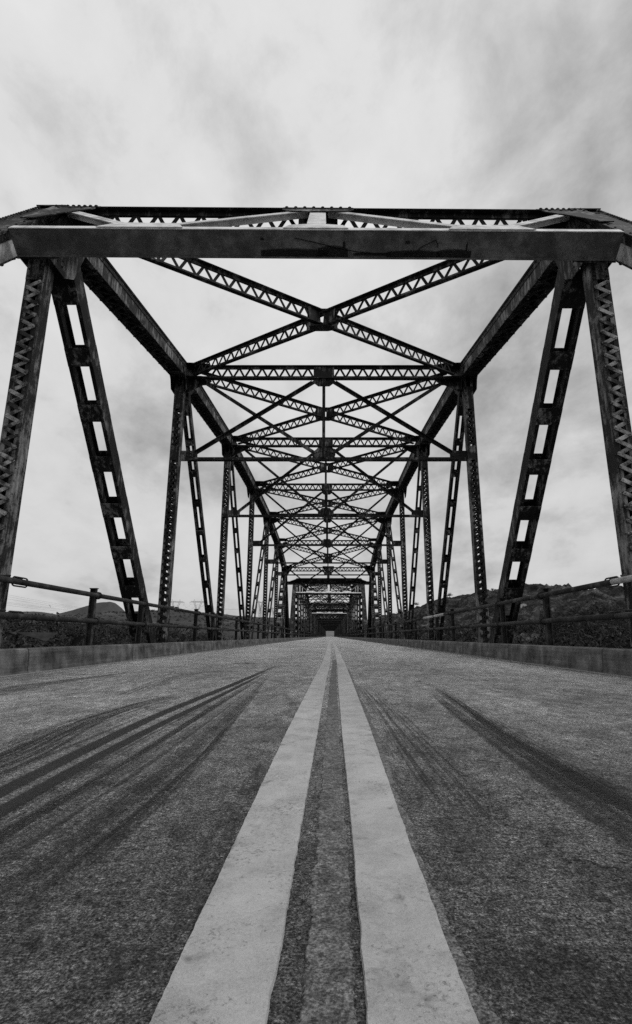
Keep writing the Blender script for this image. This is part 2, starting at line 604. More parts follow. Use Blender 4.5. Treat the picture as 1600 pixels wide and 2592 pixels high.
# ------------------------------------------------------------------ setting: road, kerbs
YA = -0.29                       # position of the first truss joint
PANEL = 6.1
NP = 8
SPAN = PANEL * NP + 0.45
NSPAN = 9
YEND = YA + SPAN * NSPAN

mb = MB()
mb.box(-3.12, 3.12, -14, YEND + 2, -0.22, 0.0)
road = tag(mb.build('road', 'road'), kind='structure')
mb = MB()
mb.box(-4.5, 4.5, YEND + 2.05, YEND + 260, -3, 0.0)
tag(mb.build('approach_road', 'road'), kind='structure')

# painted double line (a real raised layer with broken edges), following its wander down the road
YK = [-2, 0.636, 1.205, 2.32, 4.96, 7.77, 18.2, 60, YEND]
EDGES = {
    'l0': [-0.025, -0.023, -0.022, -0.019, 0.007, 0.040, 0.055, 0.06, 0.06],
    'l1': [0.095, 0.095, 0.099, 0.107, 0.125, 0.160, 0.178, 0.185, 0.185],
    'r0': [0.197, 0.199, 0.205, 0.209, 0.230, 0.262, 0.290, 0.30, 0.30],
    'r1': [0.306, 0.309, 0.312, 0.330, 0.352, 0.374, 0.402, 0.42, 0.42],
}


def edge(k, y):
    return float(np.interp(y, YK, EDGES[k]))


def ysteps(y0, y1, f=0.006, mn=0.004, mx=2.0):
    out = [y0]
    while out[-1] < y1:
        out.append(out[-1] + min(mx, max(mn, abs(out[-1]) * f)))
    out[-1] = y1
    return out


def ribbon(name, mat, left, right, y0, y1, z, rag_l, rag_r, thick=0.004, parent=None, f=0.006, seed=0.0, hvar=0.0):
    ys = ysteps(y0, y1, f)
    V, F = [], []
    for i, y in enumerate(ys):
        xl = left(y) + rag_l * (0.35 * fbm(y * 80, seed, 0, 5) + 0.6 * fbm(y * 23, seed + 3, 0, 4) + 0.7 * fbm(y * 7, seed + 9, 0, 3))
        xr = right(y) + rag_r * (0.35 * fbm(y * 80, seed + 4, 0, 5) + 0.6 * fbm(y * 23, seed + 6, 0, 4) + 0.7 * fbm(y * 7, seed + 5, 0, 3))
        if xr < xl + 0.001:
            xr = xl + 0.001
        dz = hvar * fbm(y * 20, seed + 2, 0, 4)
        V += [(xl - 0.0015, y, 0.0005), (xl, y, z + dz), (xr, y, z + hvar * fbm(y * 26, seed + 7, 0, 4)), (xr + 0.0015, y, 0.0005)]
        if i:
            a, b = 4 * (i - 1), 4 * i
            F += [(a, a + 1, b + 1, b), (a + 1, a + 2, b + 2, b + 1), (a + 2, a + 3, b + 3, b + 2)]
    me = bpy.data.meshes.new(name)
    me.from_pydata(V, [], [tuple(reversed(q)) for q in F])
    me.materials.append(M[mat])
    o = child(name, me, parent) if parent else child(name, me, None)
    return o


lines = empty('road_marking')
tag(lines, kind='structure')
ribbon('painted_line', 'line', lambda y: edge('l0', y), lambda y: edge('l1', y), 0.25, YEND, 0.0048, 0.0022, 0.0026, parent=lines, seed=1)
ribbon('painted_line', 'line', lambda y: edge('r0', y), lambda y: edge('r1', y), 0.25, YEND, 0.0050, 0.0022, 0.0024, parent=lines, seed=2)
# older, grey, flaking layers that peep out beside and between the two lines
ribbon('old_paint_edge', 'oldline', lambda y: edge('r1', y) - 0.004, lambda y: edge('r1', y) + 0.016 + 0.016 * fbm(y * 1.6, 3), 0.25, 6.5, 0.0030, 0.0, 0.012, parent=lines, seed=3, hvar=0.0012)
ribbon('old_paint_band', 'oldline', lambda y: edge('l1', y) + 0.036, lambda y: edge('r0', y) - 0.014, 0.25, 9.0, 0.0022, 0.012, 0.007, parent=lines, seed=5, hvar=0.0010)


def strip(name, mat, pts, z, parent, jitter=0.0):
    """pts: (x, y, width) on the road; smooth strip with UVs"""
    P = []
    for (x0, y0, w0), (x1, y1, w1) in zip(pts[:-1], pts[1:]):
        for k in range(10):
            t = k / 10
            P.append((x0 + (x1 - x0) * t, y0 + (y1 - y0) * t, w0 + (w1 - w0) * t))
    P.append(pts[-1])
    # round the corners
    A = np.array(P)
    for _ in range(12):
        A[1:-1] = (A[:-2] + 2 * A[1:-1] + A[2:]) / 4
    V, F, U = [], [], []
    L = 0.0
    for i in range(len(A)):
        t = A[min(i + 1, len(A) - 1)] - A[max(i - 1, 0)]
        d = Vector((t[0], t[1])).normalized()
        n = Vector((d.y, -d.x))
        w = A[i][2] / 2
        if i:
            L += math.hypot(*(A[i][:2] - A[i - 1][:2]))
        V += [(A[i][0] - n.x * w, A[i][1] - n.y * w, z), (A[i][0] + n.x * w, A[i][1] + n.y * w, z)]
        U += [(0, L), (1, L)]
        if i:
            k = 2 * i
            F.append((k - 2, k - 1, k + 1, k))
    me = bpy.data.meshes.new(name)
    me.from_pydata(V, [], F)
    uvl = me.uv_layers.new(name='UVMap')
    for lp in me.loops:
        uvl.data[lp.index].uv = U[lp.vertex_index]
    at = me.attributes.new('fade', 'FLOAT', 'POINT')
    nA = len(A)
    at.data.foreach_set('value', [min(1.0, 6.0 * i / nA if i < nA / 2 else 9.0 * (nA - 1 - i) / nA) for i in range(nA) for _ in (0, 1)])
    me.materials.append(M[mat])
    return child(name, me, parent)


def pxstrip(name, mat, pix, z, parent=None):
    """pix: (px, py, width in photo pixels across the mark, measured horizontally)"""
    pts = []
    for x, y, w in pix:
        X0, Y = gp(x - w / 2, y)
        X1, _ = gp(x + w / 2, y)
        pts.append(((X0 + X1) / 2, Y, X1 - X0))
    # horizontal width -> width across the direction of travel
    out = []
    for i, (x, y, w) in enumerate(pts):
        a, b = pts[max(i - 1, 0)], pts[min(i + 1, len(pts) - 1)]
        d = Vector((b[0] - a[0], b[1] - a[1])).normalized()
        out.append((x, y, max(0.01, w * abs(d.y))))
    return strip(name, mat, out, z, parent or road)


def Z1(lst):            # coordinates read off the left road crop
    return [(x / 1.89, 1600 + y / 1.89, w / 1.89) for x, y, w in lst]


def Z2(lst):            # right road crop
    return [(800 + x / 1.89, 1600 + y / 1.89, w / 1.89) for x, y, w in lst]


mk = [
    ('tyre_mark', 'tyre', Z1([(1335, 155, 20), (1120, 250, 42), (760, 393, 66), (400, 566, 92), (0, 768, 112), (-500, 1030, 150)])),
    ('tyre_mark', 'tyre', Z1([(1300, 180, 16), (1090, 287, 34), (700, 474, 64), (330, 672, 92), (0, 862, 115), (-500, 1145, 150)])),
    ('tyre_mark', 'tyre_mid', Z1([(1260, 215, 14), (1060, 330, 40), (830, 480, 50), (640, 610, 60), (380, 760, 90), (60, 940, 120), (-300, 1160, 160)])),
    ('tyre_mark', 'tyre_mid', Z1([(1285, 210, 12), (1210, 310, 25), (1110, 425, 40), (1000, 560, 60), (870, 690, 90), (700, 850, 130), (500, 1020, 160), (240, 1250, 180)])),
    ('tyre_mark', 'tyre_mid', Z1([(900, 285, 40), (640, 350, 90), (400, 430, 180), (150, 560, 300), (-200, 700, 420)])),
    ('tyre_mark', 'tyre_mid', Z1([(640, 190, 30), (430, 218, 80), (200, 248, 150), (0, 283, 200), (-400, 360, 300)])),
    ('tyre_mark', 'tyre_faint', Z1([(1080, 185, 50), (930, 195, 90), (760, 240, 120), (560, 320, 160)])),
    ('tyre_mark', 'tyre_faint', Z2([(560, 250, 60), (700, 350, 110), (930, 500, 190), (1150, 640, 260), (1400, 790, 330), (1800, 1020, 420)])),
    ('tyre_mark', 'tyre_mid', Z2([(640, 300, 30), (820, 440, 60), (1060, 590, 90), (1280, 720, 130), (1600, 900, 190)])),
    ('tyre_mark', 'tyre_faint', Z2([(210, 240, 60), (330, 370, 150), (470, 540, 260), (640, 740, 380), (800, 950, 460)])),
]


def fan(A, B, n, mats, w):
    out = []
    for k in range(n):
        t = (k + 0.5 + random.uniform(-0.35, 0.35)) / n
        pl = [(a[0] + (b[0] - a[0]) * t, a[1] + (b[1] - a[1]) * t, w * (0.4 + 1.1 * random.random()) * (0.25 + i)) for i, (a, b) in enumerate(zip(A, B))]
        i0 = random.choice((0, 0, 1))
        out.append(('tyre_mark', random.choice(mats), pl[i0:]))
    return out


mk += fan(Z1([(1290, 195, 1), (1075, 300, 1), (690, 500, 1), (320, 700, 1), (0, 880, 1), (-400, 1110, 1)]),
          Z1([(1285, 215, 1), (1150, 390, 1), (960, 610, 1), (720, 830, 1), (420, 1060, 1), (100, 1330, 1)]), 13, ('tyre_mid', 'tyre_faint', 'tyre_faint'), 9)
mk += fan(Z1([(980, 260, 1), (640, 330, 1), (330, 420, 1), (0, 540, 1), (-300, 660, 1)]),
          Z1([(1010, 290, 1), (720, 390, 1), (420, 520, 1), (0, 690, 1), (-300, 830, 1)]), 8, ('tyre_faint', 'tyre_mid'), 9)
mk += fan(Z2([(560, 240, 1), (760, 380, 1), (1080, 560, 1), (1420, 740, 1), (1900, 980, 1)]),
          Z2([(520, 280, 1), (680, 420, 1), (960, 640, 1), (1250, 860, 1), (1600, 1130, 1)]), 9, ('tyre_mid', 'tyre_mid', 'tyre_faint'), 10)
for i, (nm, mt, pl) in enumerate(mk):
    pxstrip(nm, mt, pl, 0.0010 + 0.00006 * i, road)
# tar smears beside the left line and small oil spots
for k, (x, y, w, ln) in enumerate([(-0.055, 0.86, 0.055, 0.16), (-0.055, 1.12, 0.06, 0.30), (-0.05, 1.55, 0.05, 0.4), (0.150, 0.95, 0.03, 0.06), (0.185, 1.02, 0.02, 0.03),
                                   (-0.09, 0.72, 0.07, 0.1), (-1.05, 7.8, 0.35, 0.5), (-0.4, 11, 0.25, 0.5), (0.62, 2.1, 0.05, 0.045), (0.86, 1.65, 0.09, 0.05), (0.66, 0.93, 0.05, 0.03),
                                   (1.35, 1.95, 0.14, 0.35), (0.9, 1.2, 0.06, 0.03), (0.74, 1.1, 0.04, 0.03), (0.55, 1.42, 0.05, 0.03)]):
    strip('oil_stain', 'tar', [(x, y - ln / 2, w), (x + 0.004, y, w * 1.2), (x, y + ln / 2, w * 0.8)], 0.0058 + 0.0002 * k if x > 0.1 and x < 0.2 else 0.0052 + 0.0002 * k, road)

# transverse slab joints, half filled with tar
for k in range(14):
    y = 7.1 + PANEL * k
    for x0, x1 in ((-3.05, -1.1), (-1.0, 1.2), (1.3, 3.05)):
        xm = (x0 + x1) / 2
        strip('slab_joint', 'tar', [(x0, y + random.uniform(-0.03, 0.03), 0.035), (xm, y + random.uniform(-0.03, 0.03), 0.03), (x1, y + random.uniform(-0.03, 0.03), 0.035)], 0.0056, road)

# kerbs, cast in blocks
for side in (-1, 1):
    k = empty('kerb', (0, 0, 0))
    tag(k, kind='structure')
    blk = PANEL / 2
    n = int((YEND + 6) / blk)
    protos = []
    for q in range(5):
        mb = MB()
        N = 10
        x0, x1 = 3.10, 3.30
        V, F = [], []
        prof = [(x0 - 0.012, -0.01), (x0, 0.06), (x0 + 0.004, 0.20), (x0 + 0.012, 0.244), (x0 + 0.032, 0.256), (x1, 0.256), (x1, -0.01)]
        for i in range(N + 1):
            y = 0.012 + (blk - 0.024) * i / N
            for j, (x, z) in enumerate(prof):
                V.append((side * (x + 0.006 * fbm(y * 2.2, q * 7 + j, 1)), y, z + (0.004 * fbm(y * 3, q * 5 + j, 4) if j > 1 else 0)))
        m_ = len(prof)
        for i in range(N):
            for j in range(m_ - 1):
                a, b = i * m_ + j, (i + 1) * m_ + j
                F.append((a, b, b + 1, a + 1) if side > 0 else (a, a + 1, b + 1, b))
        F.append(tuple(range(m_)) if side > 0 else tuple(reversed(range(m_))))
        F.append(tuple(reversed(range(N * m_, (N + 1) * m_))) if side > 0 else tuple(range(N * m_, (N + 1) * m_)))
        mb.v, mb.f = V, F
        protos.append(mb.mesh('kerb_block', 'kerb'))
    for i in range(-4, min(n, 34)):
        child('kerb_block', protos[i % 5], k, (0, YA + 0.0 + i * blk, 0))
    mb = MB()
    y0 = YA + min(n, 34) * blk
    mb.box(min(side * 3.10, side * 3.30), max(side * 3.10, side * 3.30), y0, YEND + 2, 0, 0.256)
    mb.build('kerb_run', 'kerb', k)
    # outer slab edge
    mb = MB()
    mb.box(min(side * 3.302, side * 3.42), max(side * 3.302, side * 3.42), -14, YEND + 2, -0.22, 0.06)
    mb.build('slab_edge', 'kerb', k)
    # grit blown against the kerb foot
    for (ya, yb) in ((-1, 14), (14, 46)):
        o = strip('grit_drift', 'dust', [(side * 3.0, ya, 0.24), (side * 3.0, (ya + yb) / 2, 0.24), (side * 3.0, yb, 0.24)], 0.0035, road)
        if side > 0:
            me = o.data
            for lp in me.loops:
                u = me.uv_layers[0].data[lp.index].uv
                u[0] = 1 - u[0]

# loose grit and flakes of paint
V, F = [], []


def pebble(x, y, z, r):
    k = len(V)
    for dx, dy, dz in ((1, 0, 0), (0, 1, 0), (-1, 0, 0), (0, -1, 0), (0, 0, 1)):
        s = r * random.uniform(0.6, 1.3)
        V.append((x + dx * s, y + dy * s * 0.8, z + dz * s * 0.6))
    for a, b in ((0, 1), (1, 2), (2, 3), (3, 0)):
        F.append((k + a, k + b, k + 4))


for _ in range(3800):
    s = random.choice((-1, 1))
    y = random.uniform(2.5, 26)
    pebble(s * (3.09 - abs(random.gauss(0, 0.05))), y, 0.001, random.uniform(0.003, 0.013))
for _ in range(900):
    y = random.uniform(0.55, 5.0)
    e, off = random.choice((('r1', 0.022), ('l1', 0.016), ('r0', -0.012), ('l0', -0.012), ('r1', 0.03)))
    pebble(edge(e, y) + off + random.gauss(0, 0.008), y, 0.003, random.uniform(0.0006, 0.0020))
for _ in range(900):
    y = 0.5 + 5 * random.random() ** 2
    pebble(random.uniform(-1.2 * y, 1.2 * y), y, 0.0, random.uniform(0.0008, 0.0024))
for _ in range(420):
    y = 0.5 + 4.5 * random.random() ** 1.6
    pebble(random.uniform(-0.9 * y, 0.9 * y), y, 0.001, random.uniform(0.0016, 0.0045))
me = bpy.data.meshes.new('loose_grit')
me.from_pydata(V, [], F)
me.materials.append(M['pebble'])
tag(child('loose_grit', me, None), 'loose grit scattered along the kerb foot and paint edges', 'grit', kind='stuff')

# ------------------------------------------------------------------ the truss spans
XT = 3.60
ZL = -1.62
ZE = -1.58                                  # foot of the end posts
ZS = 4.53                                   # underside bracing level
ZP = 5.95                                   # top of the portals at the hips
ZTOP = {1: 6.01, 2: 7.055, 3: 7.545, 4: 7.60, 5: 7.545, 6: 7.055, 7: 6.01}
CH_B, CH_D = 0.165, 0.36


def node(n, side, dz=0.0):
    tilt = {1: -0.028 * side}.get(n, 0.0)
    return Vector((side * XT, PANEL * n, ZTOP[n] + tilt + dz))


class Span:
    """builds one truss span. detail 2: every piece; 1: members as parts; 0: one mesh"""
    def __init__(self, root, detail):
        self.root, self.detail = root, detail
        self.lace = MB()          # lacing that is not picked out singly
        self.riv = MB()
        self.all = MB()
        self.nbar = 0

    def part(self, mb, name, mat, parent=None):
        if self.detail == 0:
            k = len(self.all.v)
            self.all.v += mb.v
            self.all.f += [tuple(i + k for i in f) for f in mb.f]
            return None
        return mb.build(name, mat, parent or self.root)

    def lacing(self, fr, a0, a1, b0, b1, c, half, w, th, parent, single, mat='lace', ends=True):
        """zig-zag flat bars between b0 and b1"""
        n = max(2, int(round((a1 - a0) / half)))
        st = (a1 - a0) / n
        if single and self.detail == 2 and parent is not None:
            meshes = []
            for k in range(2):
                mb = MB()
                bb = (b0, b1) if k == 0 else (b1, b0)
                f2 = Fr((0, 0, 0), fr.a, fr.b)
                f2.c = fr.c
                f2.b = fr.b
                mb.bar(f2, -st / 2, bb[0], st / 2, bb[1], 0, w, th)
                sg = 1 if th > 0 else -1
                for e, b in ((-st / 2, bb[0]), (st / 2, bb[1])):
                    mb.rivet(f2.p(e, b, th), fr.c * sg, w * 0.28)
                meshes.append(mb.mesh('lacing_bar', mat))
            for i in range(n):
                # alternate bars lie one on the other at the rivet
                child('lacing_bar', meshes[i % 2], parent, fr.p(a0 + (i + 0.5) * st, 0, c + (0.0 if i % 2 == 0 else th * 0.35)))
                self.nbar += 1
        else:
            tgt = self.lace if self.detail else self.all
            for i in range(n):
                bb = (b0, b1) if i % 2 == 0 else (b1, b0)
                tgt.bar(fr, a0 + i * st, bb[0], a0 + (i + 1) * st, bb[1], c + (0.0 if i % 2 == 0 else th * 0.35), w, th)

    # ---- members
    def chord(self, p0, p1, name, single=False, half=0.19, web='web', dep=0.374):
        fr = Fr(p0, p1, (1, 0, 0), up=(0, 0, 1))
        L = fr.L
        mb = MB()
        mb.fb(fr, 0.004, L - 0.004, -0.20, 0.20, -0.014, 0.0)
        for s in (-1, 1):
            mb.fb(fr, 0.004, L - 0.004, min(s * .177, s * .192), max(s * .177, s * .192), -0.032, -0.0145)
            mb.fb(fr, 0, L, min(s * .165, s * .177), max(s * .165, s * .177), -0.11, -0.0145)
            mb.fb(fr, 0, L, min(s * .072, s * .165), max(s * .072, s * .165), -dep, -dep + 0.013)
            mb.fb(fr, 0, L, min(s * .166, s * .186), max(s * .166, s * .186), -dep + 0.002, -dep + 0.014)
        o = self.part(mb, name, 'steel')
        for s in (-1, 1):
            wb = MB()
            wb.fb(fr, 0, L, min(s * .145, s * .165), max(s * .145, s * .165), -dep + 0.0135, -0.0145)
            self.part(wb, 'web_plate', web, o)
        for a in (0.42, L - 0.42 - 0.34):
            tie = MB()
            tie.fb(fr, a, a + 0.34, -0.168, 0.168, -dep - 0.014, -dep - 0.0005)
            self.part(tie, 'tie_plate', 'steel', o)
        self.lacing(fr, 0.80, L - 0.80, -0.125, 0.125, -dep - 0.0005, half, 0.062, -0.011, o, single)
        if self.detail == 2:
            n = int((L - 1.2) / (2 * half))
            for s in (-1, 1):
                for i in range(int(L / 0.19)):
                    self.riv.rivet(fr.p(0.08 + i * 0.19, s * 0.177, -0.07), fr.b * s, 0.015)
                    self.riv.rivet(fr.p(0.08 + i * 0.19, s * 0.155, 0.0), fr.c, 0.016)
                for i in range(n + 1):
                    a = 0.8 + i * 2 * half + (half if s > 0 else 0)
                    if a < L - 0.7:
                        self.riv.rivet(fr.p(a, s * 0.176, -dep + 0.002), -fr.c, 0.020)
                        self.riv.rivet(fr.p(a, s * 0.186, -dep + 0.008), fr.b * s, 0.016)
        return o

    def post(self, n, side, single=False):
        z1 = ZTOP[n] - 0.20
        fr = Fr((side * XT, PANEL * n, ZL), (side * XT, PANEL * n, z1), (1, 0, 0), up=(0, -1, 0))   # c towards the camera side
        L = fr.L
        mb = MB()
        for s in (-1, 1):
            mb.fb(fr, 0, L, min(s * .102, s * .112), max(s * .102, s * .112), -0.104, 0.104)
            for t in (-1, 1):
                mb.fb(fr, 0, L, min(s * .050, s * .102), max(s * .050, s * .102), min(t * .094, t * .104), max(t * .094, t * .104))
        o = self.part(mb, 'vertical_post', 'web')
        ties = [(L - 1.02, L - 0.42)]
        if 2 <= n <= 6:
            ties.append((ZS - ZL - 0.02, ZS - ZL + 0.34))
        for a, b in ties:
            for t in (-1, 1):
                tie = MB()
                tie.fb(fr, a, b, -0.108, 0.108, min(t * .1045, t * .116), max(t * .1045, t * .116))
                self.part(tie, 'tie_plate', 'steel_worn', o)
        segs = []
        a = -ZL - 0.25
        for t0, t1 in sorted(ties):
            segs.append((a, t0 - 0.03))
            a = t1 + 0.03
        for a0, a1 in segs:
            if a1 - a0 > 0.4:
                self.lacing(fr, a0, a1, -0.076, 0.076, 0.1045, 0.080, 0.046, 0.010, o, single, 'lace_worn')
                self.lacing(fr, a0, a1, 0.076, -0.076, -0.1045, 0.080, 0.046, -0.010, o, False, 'lace')
        if self.detail == 2 and n <= 3:
            for s in (-1, 1):
                a = -ZL - 0.2
                while a < L - 0.4:
                    self.riv.rivet(fr.p(a, s * 0.108, 0.09), fr.b * s, 0.012)
                    self.riv.rivet(fr.p(a, s * 0.108, -0.09), fr.b * s, 0.012)
                    a += 0.155
                for t0, t1 in ties:
                    for i in range(6):
                        self.riv.rivet(fr.p(t0 + 0.05 + i * (t1 - t0 - 0.1) / 5, s * 0.078, 0.116), fr.c, 0.015)
        return o

    def diag(self, nu, nl, side):
        p0 = node(nu, side, -0.06)
        p1 = Vector((side * XT, PANEL * nl, -1.0))
        fr = Fr(p0, p1, (1, 0, 0), up=(0, -1, 0) if nl > nu else (0, -1, 0))
        L = fr.L
        wdt, dep, fl = {3: (0.185, 0.130, 0.060), 2: (0.115, 0.085, 0.068), 1: (0.105, 0.075, 0.062)}[abs(nu - 4)]
        a_top = 0.42
        mb = MB()
        for s in (-1, 1):
            mb.fb(fr, a_top, L, min(s * (wdt - .012), s * wdt), max(s * (wdt - .012), s * wdt), -dep, dep)
            for t in (-1, 1):
                mb.fb(fr, a_top, L, min(s * (wdt - fl), s * (wdt - .012)), max(s * (wdt - fl), s * (wdt - .012)), min(t * (dep - .012), t * dep), max(t * (dep - .012), t * dep))
        o = self.part(mb, 'diagonal_brace', 'steel')
        zs_ = []
        a = 0.95
        zs_.append((a, 0.50))
        a += 0.98
        while a < L - 0.9:
            zs_.append((a, 0.27 if abs(nu - 4) == 3 else 0.16))
            a += 0.86 if abs(nu - 4) == 3 else 0.89
        zs_.append((L - 0.9, 0.5))
        mbs = {}
        for a, ln in zs_:
            for t in (-1, 1):
                if self.detail == 2:
                    key = (ln, t)
                    if key not in mbs:
                        b = MB()
                        f2 = Fr((0, 0, 0), fr.a, fr.b)
                        f2.b, f2.c = fr.b, fr.c
                        c0, c1 = sorted((0, t * 0.012))
                        b.fb(f2, -ln / 2, ln / 2, -(wdt - .002), wdt - .002, c0, c1)
                        for s in (-1, 1):
                            for i in range(3):
                                b.rivet(f2.p(-ln / 2 + 0.05 + i * (ln - 0.1) / 2, s * (wdt - 0.035), t * 0.012), fr.c * t, 0.015)
                        mbs[key] = b.mesh('batten_plate', 'steel_worn')
                    child('batten_plate', mbs[key], o, fr.p(a, 0, t * (dep + 0.0005)))
                else:
                    b = self.lace if self.detail else self.all
                    c0, c1 = sorted((t * (dep + .0005), t * (dep + 0.0125)))
                    b.fb(fr, a - ln / 2, a + ln / 2, -(wdt - .002), wdt - .002, c0, c1)
        return o

    def gusset(self, n, side):
        mb = MB()
        y, z = PANEL * n, ZTOP[n]
        down = -0.95 if n in (1, 7) else -0.72
        for b in (-1, 1):
            x = side * XT + b * 0.1785
            pts = [(-0.50, -0.16), (0.50, -0.10), (0.62, -0.36), (0.40, down + 0.15), (0.18, down), (-0.16, down), (-0.24, -0.50)]
            if n in (1, 7):
                pts = [(-0.10, -0.30), (0.0, -0.12), (0.50, -0.10), (0.66, -0.36), (0.44, down + 0.15), (0.22, down), (-0.16, down), (-0.42, -0.72)]
            if n == 7:
                pts = [(-a, c) for a, c in pts]
            elif n >= 4:
                pts = [(-a, c) for a, c in pts]
            # chord slope
            P = []
            for a, c in pts:
                sl = (ZTOP.get(n + 1, z - 1.3) - z) / PANEL if a > 0 else (z - ZTOP.get(n - 1, z - 1.3)) / PANEL
                P.append((x, y + a, z + c + (sl * a if c > -0.4 and not (n in (1, 7) and a * (1 if n == 1 else -1) < 0) else 0)))
            mb = MB()
            mb.prism(P, (b * 0.012, 0, 0))
            self.part(mb, 'gusset_plate', 'steel_worn' if n == 1 else 'steel')
            if self.detail == 2 and n <= 3:
                for i in range(6 if n == 1 else 3):
                    for j in range(3):
                        self.riv.rivet((x + b * 0.012, y - 0.11 + j * 0.12, z - 0.42 - i * 0.085), (b, 0, 0), 0.016)

    def strut(self, n, single=False):
        zl, zr = node(n, -1).z, node(n, 1).z
        z = -0.02
        if n in (1, 7):
            zl, zr = zl + ZP - ZTOP[1] - 0.03, zr + ZP - ZTOP[1] - 0.03
        fr = Fr((-XT + 0.182, PANEL * n, zl + z), (XT - 0.182, PANEL * n, zr + z), (0, 0, 1), up=(0, -1, 0))   # a along X, b up, c towards camera
        L = fr.L
        mb = MB()
        for s in (-1, 1):
            c0, c1 = sorted((s * 0.006, s * 0.088))
            mb.fb(fr, 0, L, -0.011, 0.0, c0, c1)
            c0, c1 = sorted((s * 0.0065, s * 0.017))
            mb.fb(fr, 0, L, -0.075, -0.0112, c0, c1)
            c0, c1 = sorted((s * 0.006, s * 0.070))
            mb.fb(fr, 0, L, -0.345, -0.334, c0, c1)
            c0, c1 = sorted((s * 0.0065, s * 0.017))
            mb.fb(fr, 0, L, -0.3338, -0.270, c0, c1)
        o = self.part(mb, 'top_strut', 'steel')
        self.lacing(fr, 0.55, L / 2 - 0.26, -0.31, -0.04, -0.0055, 0.145, 0.050, 0.011, o, single)
        self.lacing(fr, L / 2 + 0.26, L - 0.55, -0.31, -0.04, -0.0055, 0.145, 0.050, 0.011, o, single)
        for c0, c1 in ((0.0172, 0.029), (-0.029, -0.0172)):
            pl = MB()
            pl.fb(fr, L / 2 - 0.26, L / 2 + 0.26, -0.333, -0.012, c0, c1)
            self.part(pl, 'tie_plate', 'steel_worn', o)
        # horizontal lateral plates in the corners
        for s in (-1, 1):
            ze = (zl if s < 0 else zr)
            for dz, th in ((-0.372, 0.010), (-0.0195, 0.012)):
                g = MB()
                y = PANEL * n
                b0 = 0.04 if n == 1 else (0.22 if n < 4 else 0.42)
                b1 = 0.04 if n == 7 else (0.22 if n > 4 else 0.42)
                sf = (ZTOP[n] - ZTOP.get(n - 1, ZTOP[n])) / PANEL
                sb = (ZTOP.get(n + 1, ZTOP[n]) - ZTOP[n]) / PANEL
                sl = 0.5 * (sf + sb) if 1 < n < 7 else sf + sb
                P = [(s * (XT - 0.182), y - b0 - 0.03, ze + dz), (s * (XT - 0.56), y - b0, ze + dz), (s * (XT - 0.74), y - min(b0, 0.15), ze + dz), (s * (XT - 0.74), y + min(b1, 0.15), ze + dz),
                     (s * (XT - 0.56), y + b1, ze + dz), (s * (XT - 0.182), y + b1 + 0.03, ze + dz)]
                P = [(a, b, c + sl * (b - y)) for a, b, c in P]
                g.prism(P, (0, 0, th))
                self.part(g, 'corner_plate', 'steel', o)
                if self.detail == 2 and n <= 2 and dz > -0.1:
                    for i in range(7):
                        self.riv.rivet((s * (XT - 0.25 - i * 0.07), y - 0.0, ze + dz + th), (0, 0, 1), 0.017)
        return o

    def lateral(self, n, s, single=False):
        p0 = node(n, s) + Vector((-s * 0.42, 0.30, -0.03 + (ZTOP[n + 1] - ZTOP[n]) * 0.07))
        p1 = node(n + 1, -s) + Vector((s * 0.42, -0.30, -0.03 - (ZTOP[n + 1] - ZTOP[n]) * 0.07))
        if s > 0:
            p0.z -= 0.016
            p1.z -= 0.016
        fr = Fr(p0, p1, (0, 0, 1))
        L = fr.L
        mb = MB()
        for t in (-1, 1):
            c0, c1 = sorted((t * 0.006, t * 0.078))
            mb.fb(fr, 0, L, -0.010, 0.0, c0, c1)
            c0, c1 = sorted((t * 0.0065, t * 0.016))
            mb.fb(fr, 0, L, -0.065, -0.0102, c0, c1)
            c0, c1 = sorted((t * 0.006, t * 0.045))
            mb.fb(fr, 0, L, -0.300, -0.290, c0, c1)
            c0, c1 = sorted((t * 0.0065, t * 0.015))
            mb.fb(fr, 0, L, -0.2898, -0.245, c0, c1)
        o = self.part(mb, 'lateral_brace', 'steel')
        self.lacing(fr, 0.1, L / 2 - 0.3, -0.272, -0.035, -0.0055, 0.150, 0.048, 0.011, o, single)
        self.lacing(fr, L / 2 + 0.3, L - 0.1, -0.272, -0.035, -0.0055, 0.150, 0.048, 0.011, o, single)
        for a in (L / 2 - 0.36, L / 2 + 0.08):
            for t in (-1, 1):
                pl = MB()
                c0, c1 = sorted((t * 0.0172, t * 0.027))
                pl.fb(fr, a, a + 0.28, -0.282, -0.018, c0, c1)
                self.part(pl, 'splice_plate', 'steel_worn', o)
        if s > 0:
            m = fr.p(L / 2, 0, 0)
            for dz in (-0.318, 0.020):
                g = MB()
                g.prism([(m.x + a, m.y + b, m.z + dz + b * (ZTOP[n + 1] - ZTOP[n]) / PANEL) for a, b in ((-0.24, -0.09), (-0.12, -0.15), (0.12, -0.15), (0.24, -0.09), (0.24, 0.09), (0.12, 0.15), (-0.12, 0.15), (-0.24, 0.09))], (0, 0, 0.010))
                self.part(g, 'cross_plate', 'steel', o)
        return o

    def sway(self, n):
        y = PANEL * n
        zt = ZTOP[n] - 0.375
        X = XT - 0.113
        fr = Fr((-X, y, ZS), (X, y, ZS), (0, 0, 1), up=(0, -1, 0))
        L = fr.L
        mb = MB()
        mb.fb(fr, 0.24, L - 0.24, 0.0, 0.080, 0.006, 0.016)
        mb.fb(fr, 0.24, L - 0.24, 0.0, 0.010, 0.0165, 0.085)
        mb.fb(fr, 0.24, L - 0.24, 0.0, 0.010, -0.085, -0.0065)
        mb.fb(fr, 0.24, L - 0.24, 0.0, 0.080, -0.016, -0.006)
        o = self.part(mb, 'sway_strut', 'steel')
        def sp(poly):
            g = MB()
            g.prism(poly, fr.c * 0.011)
            self.part(g, 'sway_plate', 'steel_worn', o)
